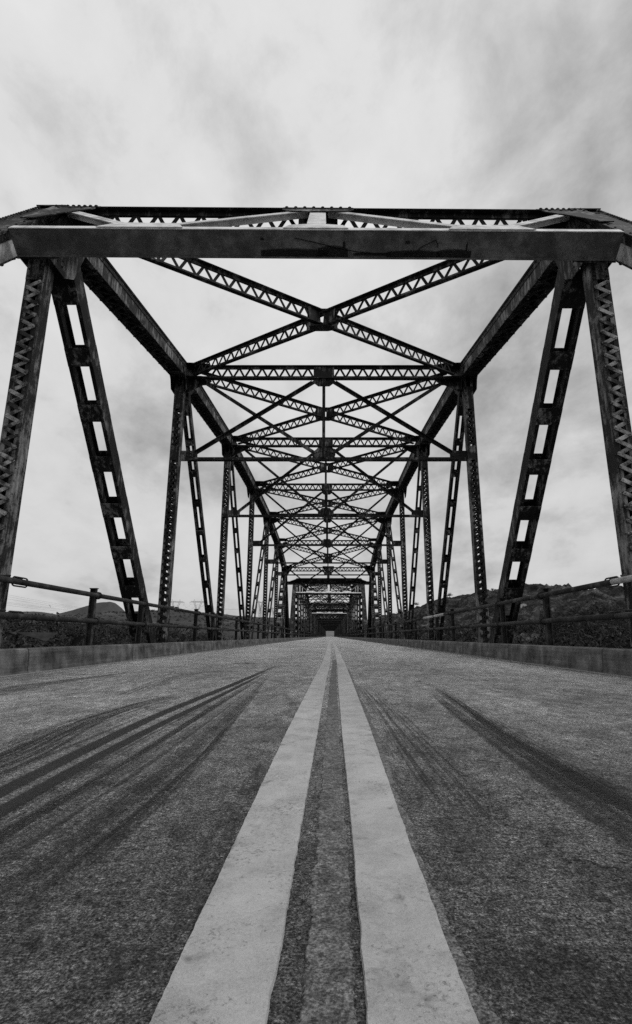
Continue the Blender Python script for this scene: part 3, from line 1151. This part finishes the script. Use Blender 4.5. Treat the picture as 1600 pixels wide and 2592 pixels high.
        for s in (-1, 1):
            a0, a1 = (0.0, 0.42) if s < 0 else (L - 0.42, L)
            sp([fr.p(a0, -0.02, -0.0055), fr.p(a1, -0.02, -0.0055), fr.p(a1, 0.25, -0.0055), fr.p(a0, 0.25, -0.0055)])
        sp([fr.p(L / 2 + a, b, -0.0055) for a, b in ((-0.26, 0.05), (0.26, 0.05), (0.29, 0.16), (0.14, 0.33), (-0.14, 0.33), (-0.29, 0.16))])
        sp([fr.p(L / 2 + a, zt - ZS + b, -0.0055) for a, b in ((-0.25, 0.04), (0.25, 0.04), (0.25, -0.10), (0.14, -0.19), (-0.14, -0.19), (-0.25, -0.10))])
        for s in (-1, 1):
            a = 0.05 if s < 0 else L - 0.05
            sp([fr.p(a, zt - ZS + 0.04, -0.0055), fr.p(a - s * 0.62, zt - ZS + 0.04, -0.0055), fr.p(a - s * 0.52, zt - ZS - 0.10, -0.0055), fr.p(a, zt - ZS - 0.36, -0.0055)])
        if self.detail == 2 and n <= 4:
            for s in (-1, 1):
                a = 0.25 if s < 0 else L - 0.25
                for i in range(3):
                    for j in range(2):
                        self.riv.rivet(fr.p(a - 0.08 + i * 0.08, 0.13 + j * 0.07, 0.0055), fr.c, 0.018)
            for s in (-1, 1):
                for i in range(4):
                    self.riv.rivet(fr.p(L / 2 + s * (0.07 + i * 0.05), zt - ZS - 0.06 - (3 - i) * 0.02, 0.0055), fr.c, 0.017)
                    self.riv.rivet(fr.p(L / 2 + s * (0.07 + i * 0.05), 0.18 + (3 - i) * 0.02, 0.0055), fr.c, 0.017)
        h = MB()
        fv = Fr(fr.p(L / 2, 0.06, 0), fr.p(L / 2, zt - ZS + 0.02, 0), (1, 0, 0), up=(0, -1, 0))
        h.fb(fv, 0, fv.L, -0.038, 0.038, 0.018, 0.028)
        h.fb(fv, 0, fv.L, -0.005, 0.005, 0.0285, 0.065)
        self.part(h, 'sway_hanger', 'steel_worn')
        for s in (-1, 1):
            e = Vector((s * (X - 0.30), y, ZS + 0.13))
            cb = Vector((s * 0.20, y, ZS + 0.18))
            ct = Vector((s * 0.20, y, zt - 0.05))
            tp = Vector((s * (X - 0.42), y, zt - 0.03))
            for (q0, q1, off) in ((ct, e, 0.006), (tp, cb, -0.017)):
                d = MB()
                fd = Fr(q0, q1, (0, 0, 1), up=(0, -1, 0))
                d.fb(fd, -0.05, fd.L + 0.05, -0.045, 0.045, off, off + 0.010)
                if off > 0:
                    d.fb(fd, 0.1, fd.L - 0.1, 0.035, 0.045, off + 0.0105, off + 0.075)
                else:
                    d.fb(fd, 0.1, fd.L - 0.1, 0.035, 0.045, off - 0.065, off - 0.0005)
                self.part(d, 'sway_diagonal', 'steel')
        return o

    def portal(self, front):
        """bracing in the sloping plane of the end posts"""
        n = 1 if front else 7
        my = 1 if front else -1
        U = Vector((0, PANEL * n, ZP + 0.002))
        Lw = Vector((0, 0 if front else PANEL * 8, ZE))
        s = (Lw - U).normalized()                     # down the slope
        nn = Vector((1, 0, 0)).cross(s)
        if nn.z < 0:
            nn = -nn
        X = XT - 0.20
        tl = 0.028 if front else 0.0

        def P(x, b, c):
            return U + Vector((x, 0, -tl * x / XT)) + s * b + nn * c
        fr = Fr(P(-X, 0, 0), P(X, 0, 0), s)
        fr.b, fr.c = s, nn
        L = fr.L
        BB = 1.56
        # portal beam: a rolled channel, web square to the slope, toes up-slope
        mb = MB()
        mb.fb(fr, 0, L, BB - 0.013, BB, -0.285, 0.0)
        mb.fb(fr, 0, L, BB - 0.10, BB - 0.0135, -0.016, -0.001)
        mb.fb(fr, 0, L, BB - 0.10, BB - 0.0135, -0.284, -0.269)
        mb.fb(fr, 0.02, L - 0.02, BB + 0.0005, BB + 0.016, -0.285, -0.267)
        pale_m = ('portal_pale' if self.detail == 2 else 'portal_beam') if front else 'steel'
        beam = self.part(mb, 'portal_beam', 'portal_beam' if front and self.detail == 2 else 'steel')
        pale = MB()
        pale.fb(fr, 0.004, L - 0.004, BB - 0.125, BB + 0.004, 0.0005, 0.010)
        self.part(pale, 'cover_plate', 'portal_pale' if front else 'steel', beam)
        if not front:
            ap = MB()
            ap.prism([P(-X, BB - 0.02, -0.030), P(X, BB - 0.02, -0.030), P(X - 0.25, BB - 0.18, -0.030), P(X - 0.95, BB - 0.46, -0.030), P(-X + 0.95, BB - 0.46, -0.030), P(-X + 0.25, BB - 0.18, -0.030)], nn * 0.012)
            self.part(ap, 'portal_apron', 'steel', beam)
        # W bracing
        q = 1.93
        pts = []
        for sg in (-1, 1):
            pts.append(((sg * (X - 0.18), 0.28), (sg * (q + 0.22), BB - 0.22)))
            pts.append(((sg * (q - 0.24), BB - 0.24), (sg * 0.22, 0.20)))
        for (x0, b0), (x1, b1) in pts:
            d = MB()
            fd = Fr(P(x0, b0, 0), P(x1, b1, 0), (1, 0, 0), up=nn)
            d.fb(fd, -0.10, fd.L + 0.10, -0.055, -0.004, 0.0, 0.010)
            d.fb(fd, -0.10, fd.L + 0.10, 0.004, 0.055, 0.0, 0.010)
            d.fb(fd, -0.10, fd.L + 0.10, -0.014, -0.004, -0.075, -0.0005)
            d.fb(fd, -0.10, fd.L + 0.10, 0.004, 0.014, -0.075, -0.0005)
            self.part(d, 'portal_brace', pale_m)
        d = MB()
        d.prism([P(-0.10, 0.18, -0.004), P(0.10, 0.18, -0.004), P(0.115, BB - 0.10, -0.004), P(-0.115, BB - 0.10, -0.004)], nn * 0.012)
        self.part(d, 'portal_hanger', 'portal_pale' if front else 'steel')
        # plates
        for nm, poly, c, mat in (
            ('portal_plate', [(-0.47, -0.03), (0.47, -0.03), (0.47, 0.17), (0.34, 0.30), (-0.34, 0.30), (-0.47, 0.17)], 0.0125, 'steel_worn'),
            ('portal_plate', [(-0.36, BB - 0.02), (0.36, BB - 0.02), (0.30, BB - 0.2), (0.12, BB - 0.26), (-0.12, BB - 0.26), (-0.30, BB - 0.2)], 0.0125, 'portal_pale'),
            ('portal_plate', [(-q - 0.50, BB - 0.01), (-q + 0.46, BB - 0.01), (-q + 0.36, BB - 0.26), (-q - 0.34, BB - 0.28)], 0.0130, 'portal_pale'),
            ('portal_plate', [(q + 0.50, BB - 0.01), (q - 0.46, BB - 0.01), (q - 0.36, BB - 0.26), (q + 0.34, BB - 0.28)], 0.0130, 'portal_pale'),
            ('portal_plate', [(-X - 0.15, -0.02), (-2.92, -0.02), (-2.98, 0.24), (-3.16, 0.46), (-X - 0.0, 0.95), (-X - 0.15, 0.95)], 0.0128, 'steel_worn'),
            ('portal_plate', [(X + 0.15, -0.02), (2.92, -0.02), (2.98, 0.24), (3.16, 0.46), (X + 0.0, 0.95), (X + 0.15, 0.95)], 0.0128, 'steel_worn'),
            ('knee_plate', [(-X, BB - 0.12), (-X + 0.46, BB - 0.06), (-X + 0.42, BB + 0.012), (-X, BB + 0.02)], -0.304, 'steel'),
            ('knee_plate', [(X, BB - 0.12), (X - 0.46, BB - 0.06), (X - 0.42, BB + 0.012), (X, BB + 0.02)], -0.304, 'steel'),
        ):
            d = MB()
            d.prism([P(x, b, c) for x, b in poly], nn * 0.012)
            self.part(d, nm, mat if front else 'steel')
            if self.detail == 2 and front and c > 0:
                bmin = min(b for _, b in poly)
                xs = [x for x, _ in poly]
                if nm == 'portal_plate' and abs(bmin + 0.025) < 0.02:
                    k = 8
                    for i in range(k):
                        x = min(xs) + 0.05 + (max(xs) - min(xs) - 0.1) * i / (k - 1)
                        self.riv.rivet(P(x, 0.02, c + 0.012), nn, 0.026)
                        if i % 2:
                            self.riv.rivet(P(x, 0.14, c + 0.012), nn, 0.020)
        if self.detail == 2 and front:
            for sg in (-1, 1):
                for i in range(30):                      # rivet rows on the end post cover plates
                    self.riv.rivet(P(sg * (XT + 0.165), 0.0 + i * 0.066, 0.004), nn, 0.024)
                for i in range(5):
                    self.riv.rivet(P(sg * (X - 0.04 - 0.07 * i), BB - 0.03, -0.304), -nn, 0.018)
            # grime, scuffs and a hairline on the beam's face
            for (x0, x1, c0, c1) in ((-0.62, 0.14, -0.265, -0.175), (0.02, 0.36, -0.265, -0.14), (0.80, 1.42, -0.265, -0.185), (1.36, 1.75, -0.265, -0.17), (0.42, 0.80, -0.25, -0.215),
                                     (0.30, 0.33, -0.17, -0.10), (1.00, 1.05, -0.13, -0.09), (-0.62, -0.58, -0.10, -0.07), (1.68, 1.70, -0.2, -0.1)):
                V = []
                F = []
                U_ = []
                N = 6
                for i in range(N + 1):
                    x = x0 + (x1 - x0) * i / N
                    w = 0.55 + 0.45 * math.sin(math.pi * (0.15 + 0.7 * i / N))
                    V += [tuple(P(x, BB + 0.0022, c0)), tuple(P(x, BB + 0.0022, c0 + (c1 - c0) * w))]
                    U_ += [(0.5, x), (1, x)]
                    if i:
                        k = 2 * i
                        F.append((k - 2, k - 1, k + 1, k))
                me = bpy.data.meshes.new('grime_patch')
                me.from_pydata(V, [], F)
                uvl = me.uv_layers.new(name='UVMap')
                for lp in me.loops:
                    uvl.data[lp.index].uv = U_[lp.vertex_index]
                me.attributes.new('fade', 'FLOAT', 'POINT').data.foreach_set('value', [1.0] * len(V))
                me.materials.append(M['stain'])
                child('grime_patch', me, beam)
            w = MB()
            w.tube([P(a, BB + 0.004, b) for a, b in ((-0.24, -0.075), (-0.05, -0.11), (0.2, -0.165), (0.45, -0.21), (0.65, -0.225), (0.85, -0.225))], 0.004, 5)
            w.tube([P(a, BB + 0.004, b) for a, b in ((1.0, -0.225), (1.12, -0.22), (1.18, -0.16), (1.24, -0.13), (1.34, -0.085), (1.36, -0.13), (1.36, -0.16))], 0.004, 5)
            self.part(w, 'hanging_wire', 'black', beam)

    def build(self):
        D = self.detail
        for side in (-1, 1):
            for n in range(1, 7):
                self.chord(node(n, side), node(n + 1, side), 'top_chord', single=(n == 1))
            self.chord(Vector((side * XT, 0, ZE)), node(1, side) + Vector((0, 0, ZP - ZTOP[1] - 0.004)), 'end_post', web='web_pale', dep=0.30)
            self.chord(Vector((side * XT, PANEL * 8, ZE)), node(7, side) + Vector((0, 0, ZP - ZTOP[7] - 0.004)), 'end_post', dep=0.30)
            mb = MB()
            mb.box(side * XT - 0.13, side * XT + 0.13, -0.1, PANEL * 8 + 0.1, ZL - 0.30, ZL)
            self.part(mb, 'bottom_chord', 'steel')
            for n in range(1, 8):
                self.post(n, side, single=(n == 1))
                self.gusset(n, side)
            for nu, nl in ((1, 2), (2, 3), (3, 4), (5, 4), (6, 5), (7, 6)):
                self.diag(nu, nl, side)
        for n in range(1, 8):
            self.strut(n, single=False)
        for n in range(1, 7):
            for s in (-1, 1):
                self.lateral(n, s, single=(n == 1))
        for n in range(2, 7):
            self.sway(n)
        self.portal(True)
        self.portal(False)
        if D == 0:
            return self.all
        o = self.lace.build('lacing', 'lace', self.root)
        o['kind'] = 'stuff'
        if D == 2:
            o = self.riv.build('rivets', 'steel', self.root)
            o['kind'] = 'stuff'


ORD = ['nearest riveted steel truss span, rising around the road from the camera', 'second steel truss span, its pale portal beam showing inside the nearest span',
       'third steel truss span, its small portal inside the second span']
GRP = 'steel truss spans of the bridge'
r0 = empty('truss_span', (0, YA, 0))
tag(r0, ORD[0], 'bridge truss', GRP)
Span(r0, 2).build()
r1 = empty('truss_span', (0, YA + SPAN, 0))
tag(r1, ORD[1], 'bridge truss', GRP)
Span(r1, 1).build()
r2 = copy_tree(r1)
r2.location = (0, YA + 2 * SPAN, 0)
r2['label'] = ORD[2]
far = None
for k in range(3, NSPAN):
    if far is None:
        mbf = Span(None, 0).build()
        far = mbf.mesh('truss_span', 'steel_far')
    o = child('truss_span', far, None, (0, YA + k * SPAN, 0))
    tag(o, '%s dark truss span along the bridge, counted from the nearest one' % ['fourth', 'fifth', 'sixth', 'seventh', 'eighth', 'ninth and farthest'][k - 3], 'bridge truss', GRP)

# ------------------------------------------------------------------ pipe railings
RX, RZ1, RZ2, RR = 3.315, 0.975, 0.600, 0.034
for side in (-1, 1):
    r = empty('pipe_railing', (0, 0, 0))
    tag(r, 'two-pipe steel railing above the %s kerb' % ('left' if side < 0 else 'right'), 'railing', 'pipe railings along the deck')
    x = side * RX
    xp = side * 3.385
    # one rail length per panel for the first two spans
    mp = MB()
    mp.tube([(0, 0, 0), (0, PANEL - 0.02, 0)], RR, 14)
    me_d = mp.mesh('rail', 'pipe', True)
    me_p = mp.mesh('rail', 'pipe_pale', True)
    # posts: channel with cap
    po = MB()
    po.box(-0.045, 0.045, -0.008, 0.008, 0.0, RZ1 + 0.05)
    po.box(-0.045, -0.033, -0.045, -0.0085, 0.0, RZ1 + 0.05)
    po.box(0.033, 0.045, -0.045, -0.0085, 0.0, RZ1 + 0.05)
    po.box(-0.055, 0.055, -0.055, 0.02, RZ1 + 0.0505, RZ1 + 0.062)
    me_post = po.mesh('rail_post', 'pipe')
    uc = MB()
    for zz in (0.0,):
        for dy in (-0.012,):
            uc.tube([(-side * 0.07 + 0.052 * math.cos(a), dy, zz + 0.046 * math.sin(a)) for a in [i * 2 * math.pi / 12 for i in range(13)]], 0.011, 6, False)
    me_u = uc.mesh('rail_clamp', 'pipe')
    # long strap loop that ties the pipe to each truss post
    lp = MB()
    for zz in (0.0,):
        loop = []
        for i in range(24):
            a = 2 * math.pi * i / 24
            loop.append((side * 0.0, (0.10 if math.cos(a) > 0 else -0.10) + 0.052 * math.cos(a), zz + 0.050 * math.sin(a)))
        loop.append(loop[0])
        lp.tube(loop, 0.009, 6, False)
        lp.tube([(side * 0.03, -0.14, zz + 0.055), (side * 0.17, -0.14, zz + 0.055)], 0.012, 6)
        lp.box(min(0, side * 0.185), max(0, side * 0.185), -0.05, 0.05, zz + 0.036, zz + 0.046)
    me_l = lp.mesh('rail_strap', 'pipe')
    for n in range(-1, 2 * NP + 1):
        y0 = YA + PANEL * n + (0.45 if n >= NP else 0)
        for k, z in enumerate((RZ1, RZ2)):
            pale = side > 0 and k == 0 and n in (0,)
            child('top_rail' if k == 0 else 'lower_rail', me_p if pale else me_d, r, (x, y0 + 0.01, z))
        for t in (1, 2):
            child('rail_post', me_post, r, (xp, y0 + PANEL * t / 3, 0.05))
            for z in (RZ1, RZ2):
                child('rail_clamp', me_u, r, (xp, y0 + PANEL * t / 3, z))
        for z in (RZ1, RZ2):
            child('rail_strap', me_l, r, (x, y0 + 0.01, z))
    if side > 0:                                  # a short sleeve of bright new pipe
        s_ = MB()
        s_.tube([(x, 14.6, RZ1), (x, 17.75, RZ1)], RR + 0.004, 14)
        s_.build('rail_sleeve', 'pipe_pale', r, True)
    # the rest of the bridge
    y0 = YA + PANEL * (2 * NP + 1) + 0.45
    f_ = MB()
    for z in (RZ1, RZ2):
        f_.tube([(x, y0 + 0.02, z), (x, YEND, z)], RR, 8)
    f_.build('far_rails', 'pipe', r, True)
    f_ = MB()
    y = y0 + 2
    while y < YEND:
        f_.box(xp - 0.045, xp + 0.045, y, y + 0.05, 0.05, RZ1 + 0.05)
        y += PANEL / 3 * (1.5)
    o = f_.build('far_posts', 'pipe', r)
    o['kind'] = 'stuff'

# ------------------------------------------------------------------ land: valley floor, hills, mountain


def ss(x, a, b):
    t = min(1, max(0, (x - a) / (b - a)))
    return t * t * (3 - 2 * t)


def gz(x, y):
    ax = abs(x)
    z = -9 + 11.5 * ss(ax, 22, 115) + 1.0 * fbm(x * 0.02, y * 0.02, 3)
    z += 8.0 * ss(y, YEND - 10, YEND + 60) * (1 if ax < 400 else 1)
    if ax < 9 and y > YEND:
        z = min(z, -0.3)
    return z


def grid(name, mat, xs, ys, fz, parent=None, smooth=True):
    V = [(x, y, fz(x, y)) for y in ys for x in xs]
    n = len(xs)
    F = [(j * n + i, j * n + i + 1, (j + 1) * n + i + 1, (j + 1) * n + i) for j in range(len(ys) - 1) for i in range(n - 1)]
    me = bpy.data.meshes.new(name)
    me.from_pydata(V, [], F)
    me.materials.append(M[mat])
    if smooth:
        me.polygons.foreach_set('use_smooth', [True] * len(me.polygons))
    return child(name, me, parent)


xs = sorted([s * 4.0 * (math.exp(i * 0.125) - 1) for i in range(1, 56) for s in (-1, 1)] + [0.0])
ys = [-300, -150, -60, -20] + [4.0 * (math.exp(i * 0.125) - 1) for i in range(0, 60)]
tag(grid('ground', 'ground', xs, ys, gz), kind='structure')


def py2z(py, Y):
    return CAM.z + (1610.5 - py) / 1347.0 * Y


def px2x(px, Y):
    return CAM.x + (px - 836) / 1347.0 * Y


def crest_hill(name, mat, prof, Yc, Y0, Yb, z0, amp, ns, nx=150, ny=60, xpow=1.0):
    """hill whose skyline at distance Yc follows the measured profile (photo px, py)"""
    px = [p[0] for p in prof]
    X = [px2x(p, Yc) for p in px]
    Zc = [py2z(p[1], Yc) for p in prof]
    xs_ = list(np.linspace(X[0], X[-1], nx))
    ys_ = list(np.linspace(Y0, Yc, ny)) + list(np.linspace(Yc, Yb, 14)[1:])

    def fz(x, y):
        c = float(np.interp(x, X, Zc))
        t = (y - Y0) / (Yc - Y0) if y <= Yc else 1 - (y - Yc) / (Yb - Yc)
        t = max(0, min(1, t))
        k = t ** 1.25 * (1.6 - 0.6 * t) if y <= Yc else t * t * (3 - 2 * t)
        w = min(1, 4 * t * (1.02 - t) + 0.35) * ss(t, 0, 0.15)
        return z0 + (c - z0) * k + amp * w * (fbm(x * ns, y * ns, 2.7, 6) + 0.5 * abs(fbm(x * ns * 3, y * ns * 3, 9, 4)))
    return tag(grid(name, mat, xs_, ys_, fz), kind='structure'), fz


RP = [(884, 1618), (905, 1600), (930, 1576), (960, 1566), (1000, 1561), (1047, 1545), (1097, 1530), (1129, 1522), (1159, 1518), (1198, 1505), (1228, 1499), (1254, 1500), (1298, 1495), (1325, 1489),
      (1345, 1489), (1440, 1495), (1480, 1500), (1507, 1507), (1563, 1529), (1620, 1548), (1700, 1560), (1850, 1575), (2100, 1600)]
hillo, hill_z = crest_hill('hill', 'hill', RP, 420, 130, 620, -6, 6.0, 0.055, 260, 110)
LP = [(-500, 1560), (-200, 1552), (-60, 1556), (33, 1551), (76, 1548), (126, 1554), (132, 1557), (175, 1546), (205, 1537), (238, 1527), (268, 1524), (275, 1525), (284, 1537), (301, 1548), (330, 1551), (420, 1553), (560, 1560), (800, 1568), (1100, 1570)]
crest_hill('mountain', 'mountain', LP, 2600, 2420, 3200, -12, 5, 0.02, 400, 30)
RG = [(-900, 1560), (-300, 1562), (60, 1566), (150, 1563), (240, 1556), (320, 1550), (403, 1545), (433, 1545), (459, 1547), (520, 1552), (598, 1560), (658, 1564), (730, 1567), (775, 1572), (810, 1590), (840, 1606), (880, 1614)]
ridge, ridge_z = crest_hill('ridge', 'ridge', RG, 900, 520, 1300, -4, 2.5, 0.012, 170, 60)
# the rise the road runs up to beyond the far end of the bridge
EP = [(560, 1590), (700, 1585), (800, 1583), (840, 1582), (880, 1583), (980, 1586), (1100, 1592)]
crest_hill('far_rise', 'pale', EP, YEND + 330, YEND + 40, YEND + 600, -4, 0.4, 0.01, 60, 24)

# ------------------------------------------------------------------ scrub (one mass nobody could count)


def leaf_mesh(name, mat, centres, kind='stuff', label=None, cat=None, nleaf=130, leaf=0.16):
    tot = sum(c[5] for c in centres)
    P = np.zeros((tot * 3, 3), np.float32)
    k = 0
    for (x, y, z, r, h, nl) in centres:
        # shoots: points in an uneven ellipsoid built from lobes
        lob = rng.normal(size=(7, 3))
        lob /= np.linalg.norm(lob, axis=1)[:, None]
        lob[:, 2] = np.abs(lob[:, 2])
        idx = rng.integers(0, 7, nl)
        c = lob[idx] * 0.55 + rng.normal(size=(nl, 3)) * 0.30
        c[:, 2] = np.abs(c[:, 2])
        c *= np.array([r, r, h])
        s = leaf * r * rng.uniform(0.5, 1.5, nl)[:, None]
        d1 = rng.normal(size=(nl, 3))
        d1[:, 2] += 0.5
        d1 /= np.linalg.norm(d1, axis=1)[:, None]
        d2 = np.cross(d1, rng.normal(size=(nl, 3)))
        d2 /= np.linalg.norm(d2, axis=1)[:, None]
        o = c + np.array([x, y, z])
        P[k:k + nl * 3:3] = o - d1 * s
        P[k + 1:k + nl * 3:3] = o + d1 * s * 0.3 + d2 * s * 0.6
        P[k + 2:k + nl * 3:3] = o + d1 * s
        k += nl * 3
    me = bpy.data.meshes.new(name)
    me.vertices.add(tot * 3)
    me.vertices.foreach_set('co', P.ravel())
    me.loops.add(tot * 3)
    me.loops.foreach_set('vertex_index', np.arange(tot * 3, dtype=np.int32))
    me.polygons.add(tot)
    me.polygons.foreach_set('loop_start', np.arange(0, tot * 3, 3, dtype=np.int32))
    me.polygons.foreach_set('loop_total', np.full(tot, 3, dtype=np.int32))
    me.update()
    me.validate()
    me.materials.append(M[mat])
    return me


cs = []
for i in range(4200):                              # left bank
    y = 10 + 330 * random.random() ** 0.75
    x = px2x(random.uniform(-80, 760), y)
    if x > -14:
        continue
    r = random.uniform(1.0, 2.6) if random.random() < 0.88 else random.uniform(2.6, 4.6)
    cs.append((x, y, gz(x, y) - 0.2, r, r * (random.uniform(0.8, 1.4) if r < 2.6 else random.uniform(1.0, 1.9)), 110))
for i in range(3000):                              # right bank
    y = random.uniform(10, 230)
    x = px2x(random.uniform(900, 1700), y)
    if x < 14:
        continue
    r = random.uniform(1.0, 2.6) if random.random() < 0.88 else random.uniform(2.6, 4.6)
    z = max(gz(x, y), hill_z(x, y) if y > 130 else -99)
    cs.append((x, y, z - 0.2, r, r * (random.uniform(0.8, 1.4) if r < 2.6 else random.uniform(1.0, 1.9)), 110))
tag(child('scrub', leaf_mesh('scrub', 'leaf', cs), None), 'dark dense scrub covering the banks behind the railings', 'scrub', kind='stuff')
cs = []
for i in range(1300):                              # brush dotted over the right hillside
    y = random.uniform(170, 440)
    x = random.uniform(px2x(880, y), px2x(1750, y))
    r = random.uniform(0.3, 0.9)
    cs.append((x, y, max(gz(x, y), hill_z(x, y)) - 0.1, r, r * 0.9, 40))
for i in range(900):                               # and over the far ridge
    y = random.uniform(530, 880)
    x = px2x(random.uniform(-100, 720), y)
    r = random.uniform(1.0, 3.0)
    cs.append((x, y, max(gz(x, y), ridge_z(x, y)) - 0.1, r, r * 0.9, 30))
tag(child('brush', leaf_mesh('brush', 'leaf2', cs, leaf=0.3), None), 'low brush dotted over the hillside and far ridge', 'brush', kind='stuff')


def tree(name, label, x, y, z, h, spread, group, nl=260):
    t = empty(name, (x, y, z))
    tag(t, label, 'tree', group)
    mb = MB()
    mb.tube([(0, 0, -0.5), (0.05 * h, 0, 0.3 * h), (0.02 * h, 0.03 * h, 0.6 * h)], [0.05 * h, 0.035 * h, 0.015 * h], 7)
    for a in range(4):
        an = a * 1.7 + h
        mb.tube([(0.03 * h, 0.01 * h, 0.3 * h + 0.05 * h * a), (0.25 * h * math.cos(an) * spread, 0.25 * h * math.sin(an) * spread, 0.65 * h)], [0.02 * h, 0.006 * h], 5)
    mb.build('trunk', 'bark', t)
    child('crown', leaf_mesh('crown', 'leaf2', [(0, 0, 0.42 * h, 0.42 * h * spread, 0.5 * h, nl)], leaf=0.16), t)
    return t


for (px, nm, sz, lab) in ((1143, 'tree', 4.6, 'low bushy tree on the right hill skyline, beside the battened diagonal'), (1058, 'tree', 4.4, 'small round tree on the skyline low on the right hill slope'),
                          (1256, 'shrub_tree', 3.0, 'small dark tree on the hilltop, right of the second laced post')):
    x = px2x(px, 418)
    tree(nm, lab, x, 418, hill_z(x, 418) - 0.3, sz, 1.25, 'trees on the hill skyline')

# small white structure half way up the right hill
y = min(range(180, 415, 3), key=lambda q: abs(hill_z(px2x(1332, q), q) - py2z(1543, q)))
x = px2x(1332, y)
z = hill_z(x, y) + 0.6
hut = empty('white_hut', (x, y, z - 0.3))
tag(hut, 'small white boxy structure on the right hillside above the railing', 'hut')
mb = MB()
mb.box(-1.35, 1.35, -0.9, 0.9, -1.5, 1.9)
mb.build('wall', 'white', hut)
mb = MB()
mb.prism([(-1.5, -1.05, 1.9), (1.5, -1.05, 1.9), (1.5, -1.05, 2.0), (0, -1.05, 2.35), (-1.5, -1.05, 2.0)], (0, 2.1, 0))
mb.build('roof', 'white', hut)
mb = MB()
mb.box(0.15, 0.75, -0.94, -0.905, 0.4, 1.2)
mb.build('window', 'black', hut)
mb = MB()
mb.box(-0.8, -0.2, -0.94, -0.905, -0.3, 1.3)
mb.build('door', 'tower', hut)

# ------------------------------------------------------------------ power line: towers and cables


def lattice(mb, a, b, r):
    mb.tube([a, b], r, 4, False)


def tower(px, Y, top_py, label, H=48.0, yaw=0.5):
    x = px2x(px, Y)
    ztop = py2z(top_py, Y)
    z0 = ztop - H
    t = empty('transmission_tower', (x, Y, z0))
    t.rotation_euler = (0, 0, yaw)
    tag(t, label, 'pylon', 'power line pylons')
    legs, arms = MB(), MB()
    r = 0.20
    zw = 0.62 * H
    for sx in (-1, 1):
        for sy in (-1, 1):
            lattice(legs, (sx * 4.5, sy * 4.5, -3), (sx * 1.5, sy * 1.5, zw), r)
        for k in range(6):
            u0, u1 = k / 6, (k + 1) / 6
            w0, w1 = 4.5 - 3 * u0, 4.5 - 3 * u1
            lattice(legs, (sx * w0, -w0, u0 * zw), (sx * w1, w1, u1 * zw), r * 0.6)
            lattice(legs, (-w0, sx * w0, u0 * zw), (w1, sx * w1, u1 * zw), r * 0.6)
            lattice(legs, (w0, sx * w0, u0 * zw), (-w1, sx * w1, u1 * zw), r * 0.6)
        # V shaped head
        for sy in (-1, 1):
            lattice(legs, (sx * 1.5, sy * 1.5, zw), (sx * 6.8, sy * 1.0, 0.90 * H), r)
            lattice(legs, (sx * 0.4, sy * 1.2, zw), (sx * 4.4, sy * 1.0, 0.90 * H), r)
        for k in range(4):
            u = k / 4
            lattice(legs, (sx * (1.5 + 5.3 * u), 0, zw + (0.9 * H - zw) * u), (sx * (0.4 + 4.0 * (u + 0.25)), 0, zw + (0.9 * H - zw) * (u + 0.25)), r * 0.6)
        lattice(arms, (sx * 4.4, 0, 0.93 * H), (sx * 6.0, 0, H), r * 0.9)
        lattice(arms, (sx * 7.2, 0, 0.93 * H), (sx * 6.0, 0, H), r * 0.9)
        for xx in (13.0, 6.0):
            lattice(arms, (sx * xx, 0, 0.905 * H), (sx * xx, 0, 0.84 * H), 0.14)
    for sy in (-1, 1):
        lattice(arms, (-13.5, 0, 0.905 * H), (13.5, 0, 0.905 * H), r)
        lattice(arms, (-11, sy, 0.935 * H), (11, sy, 0.935 * H), r)
    for k in range(16):
        xx = -12 + k * 1.5
        lattice(arms, (xx, 0, 0.905 * H), (xx + 0.75, 0, 0.935 * H), r * 0.5)
        lattice(arms, (xx + 0.75, 0, 0.935 * H), (xx + 1.5, 0, 0.905 * H), r * 0.5)
    legs.build('lattice_legs', 'tower', t)
    arms.build('cross_arm', 'tower', t)
    return t


T = [tower(440, 860, 1518.5, 'lattice pylon whose arm shows just right of the second left post', 50, 0.35),
     tower(496, 880, 1518.5, 'full wide-armed pylon above the left railing between two posts', 50, 0.3),
     tower(657, 1150, 1521, 'slim distant pylon seen between fourth and fifth left posts', 52, 1.0),
     tower(690, 1650, 1538, 'smallest pylon, close to the far frames on the left', 52, 1.0)]
# cables sagging between towers and off to the left
T0 = [(px2x(-260, 520), 520, py2z(1440, 520)), (px2x(-260, 520), 520, py2z(1490, 520))]


def cable(a, b, sag, lab, r=0.07):
    mb = MB()
    P = []
    a, b = Vector(a), Vector(b)
    for i in range(17):
        t = i / 16
        p = a.lerp(b, t)
        p.z -= sag * 4 * t * (1 - t)
        P.append(p)
    mb.tube(P, r, 4, False)
    o = mb.build('power_cable', 'cable')
    tag(o, lab, 'cable', 'power line cables')


for k in range(6):
    a = (px2x(-420, 560), 560 + 2 * k, py2z((1448, 1458, 1470, 1490, 1497, 1505)[k] - 30, 560))
    b = (px2x(208 + 3 * k, 900), 900, py2z((1541, 1544, 1547, 1550, 1552, 1555)[k], 900))
    cable(a, b, 3.0, '%s of the six thin cables sloping down to the left mountain' % ['topmost', 'second from top', 'third from top', 'fourth from top', 'fifth from top', 'lowest'][k], 0.10)
for (i, j) in ((0, 1), (1, 2), (2, 3)):
    for dx in (-12, 0, 12):
        A = T[i].location + Vector((dx * 0.9, dx * 0.3, 42))
        B = T[j].location + Vector((dx * 0.8, dx * 0.5, 42))
        cable(A, B, 9.0, 'thin cable strung %s' % ['from the half-hidden pylon to the wide-armed pylon', 'from the wide-armed pylon to the slim distant pylon', 'between the two smallest distant pylons'][i], 0.07)
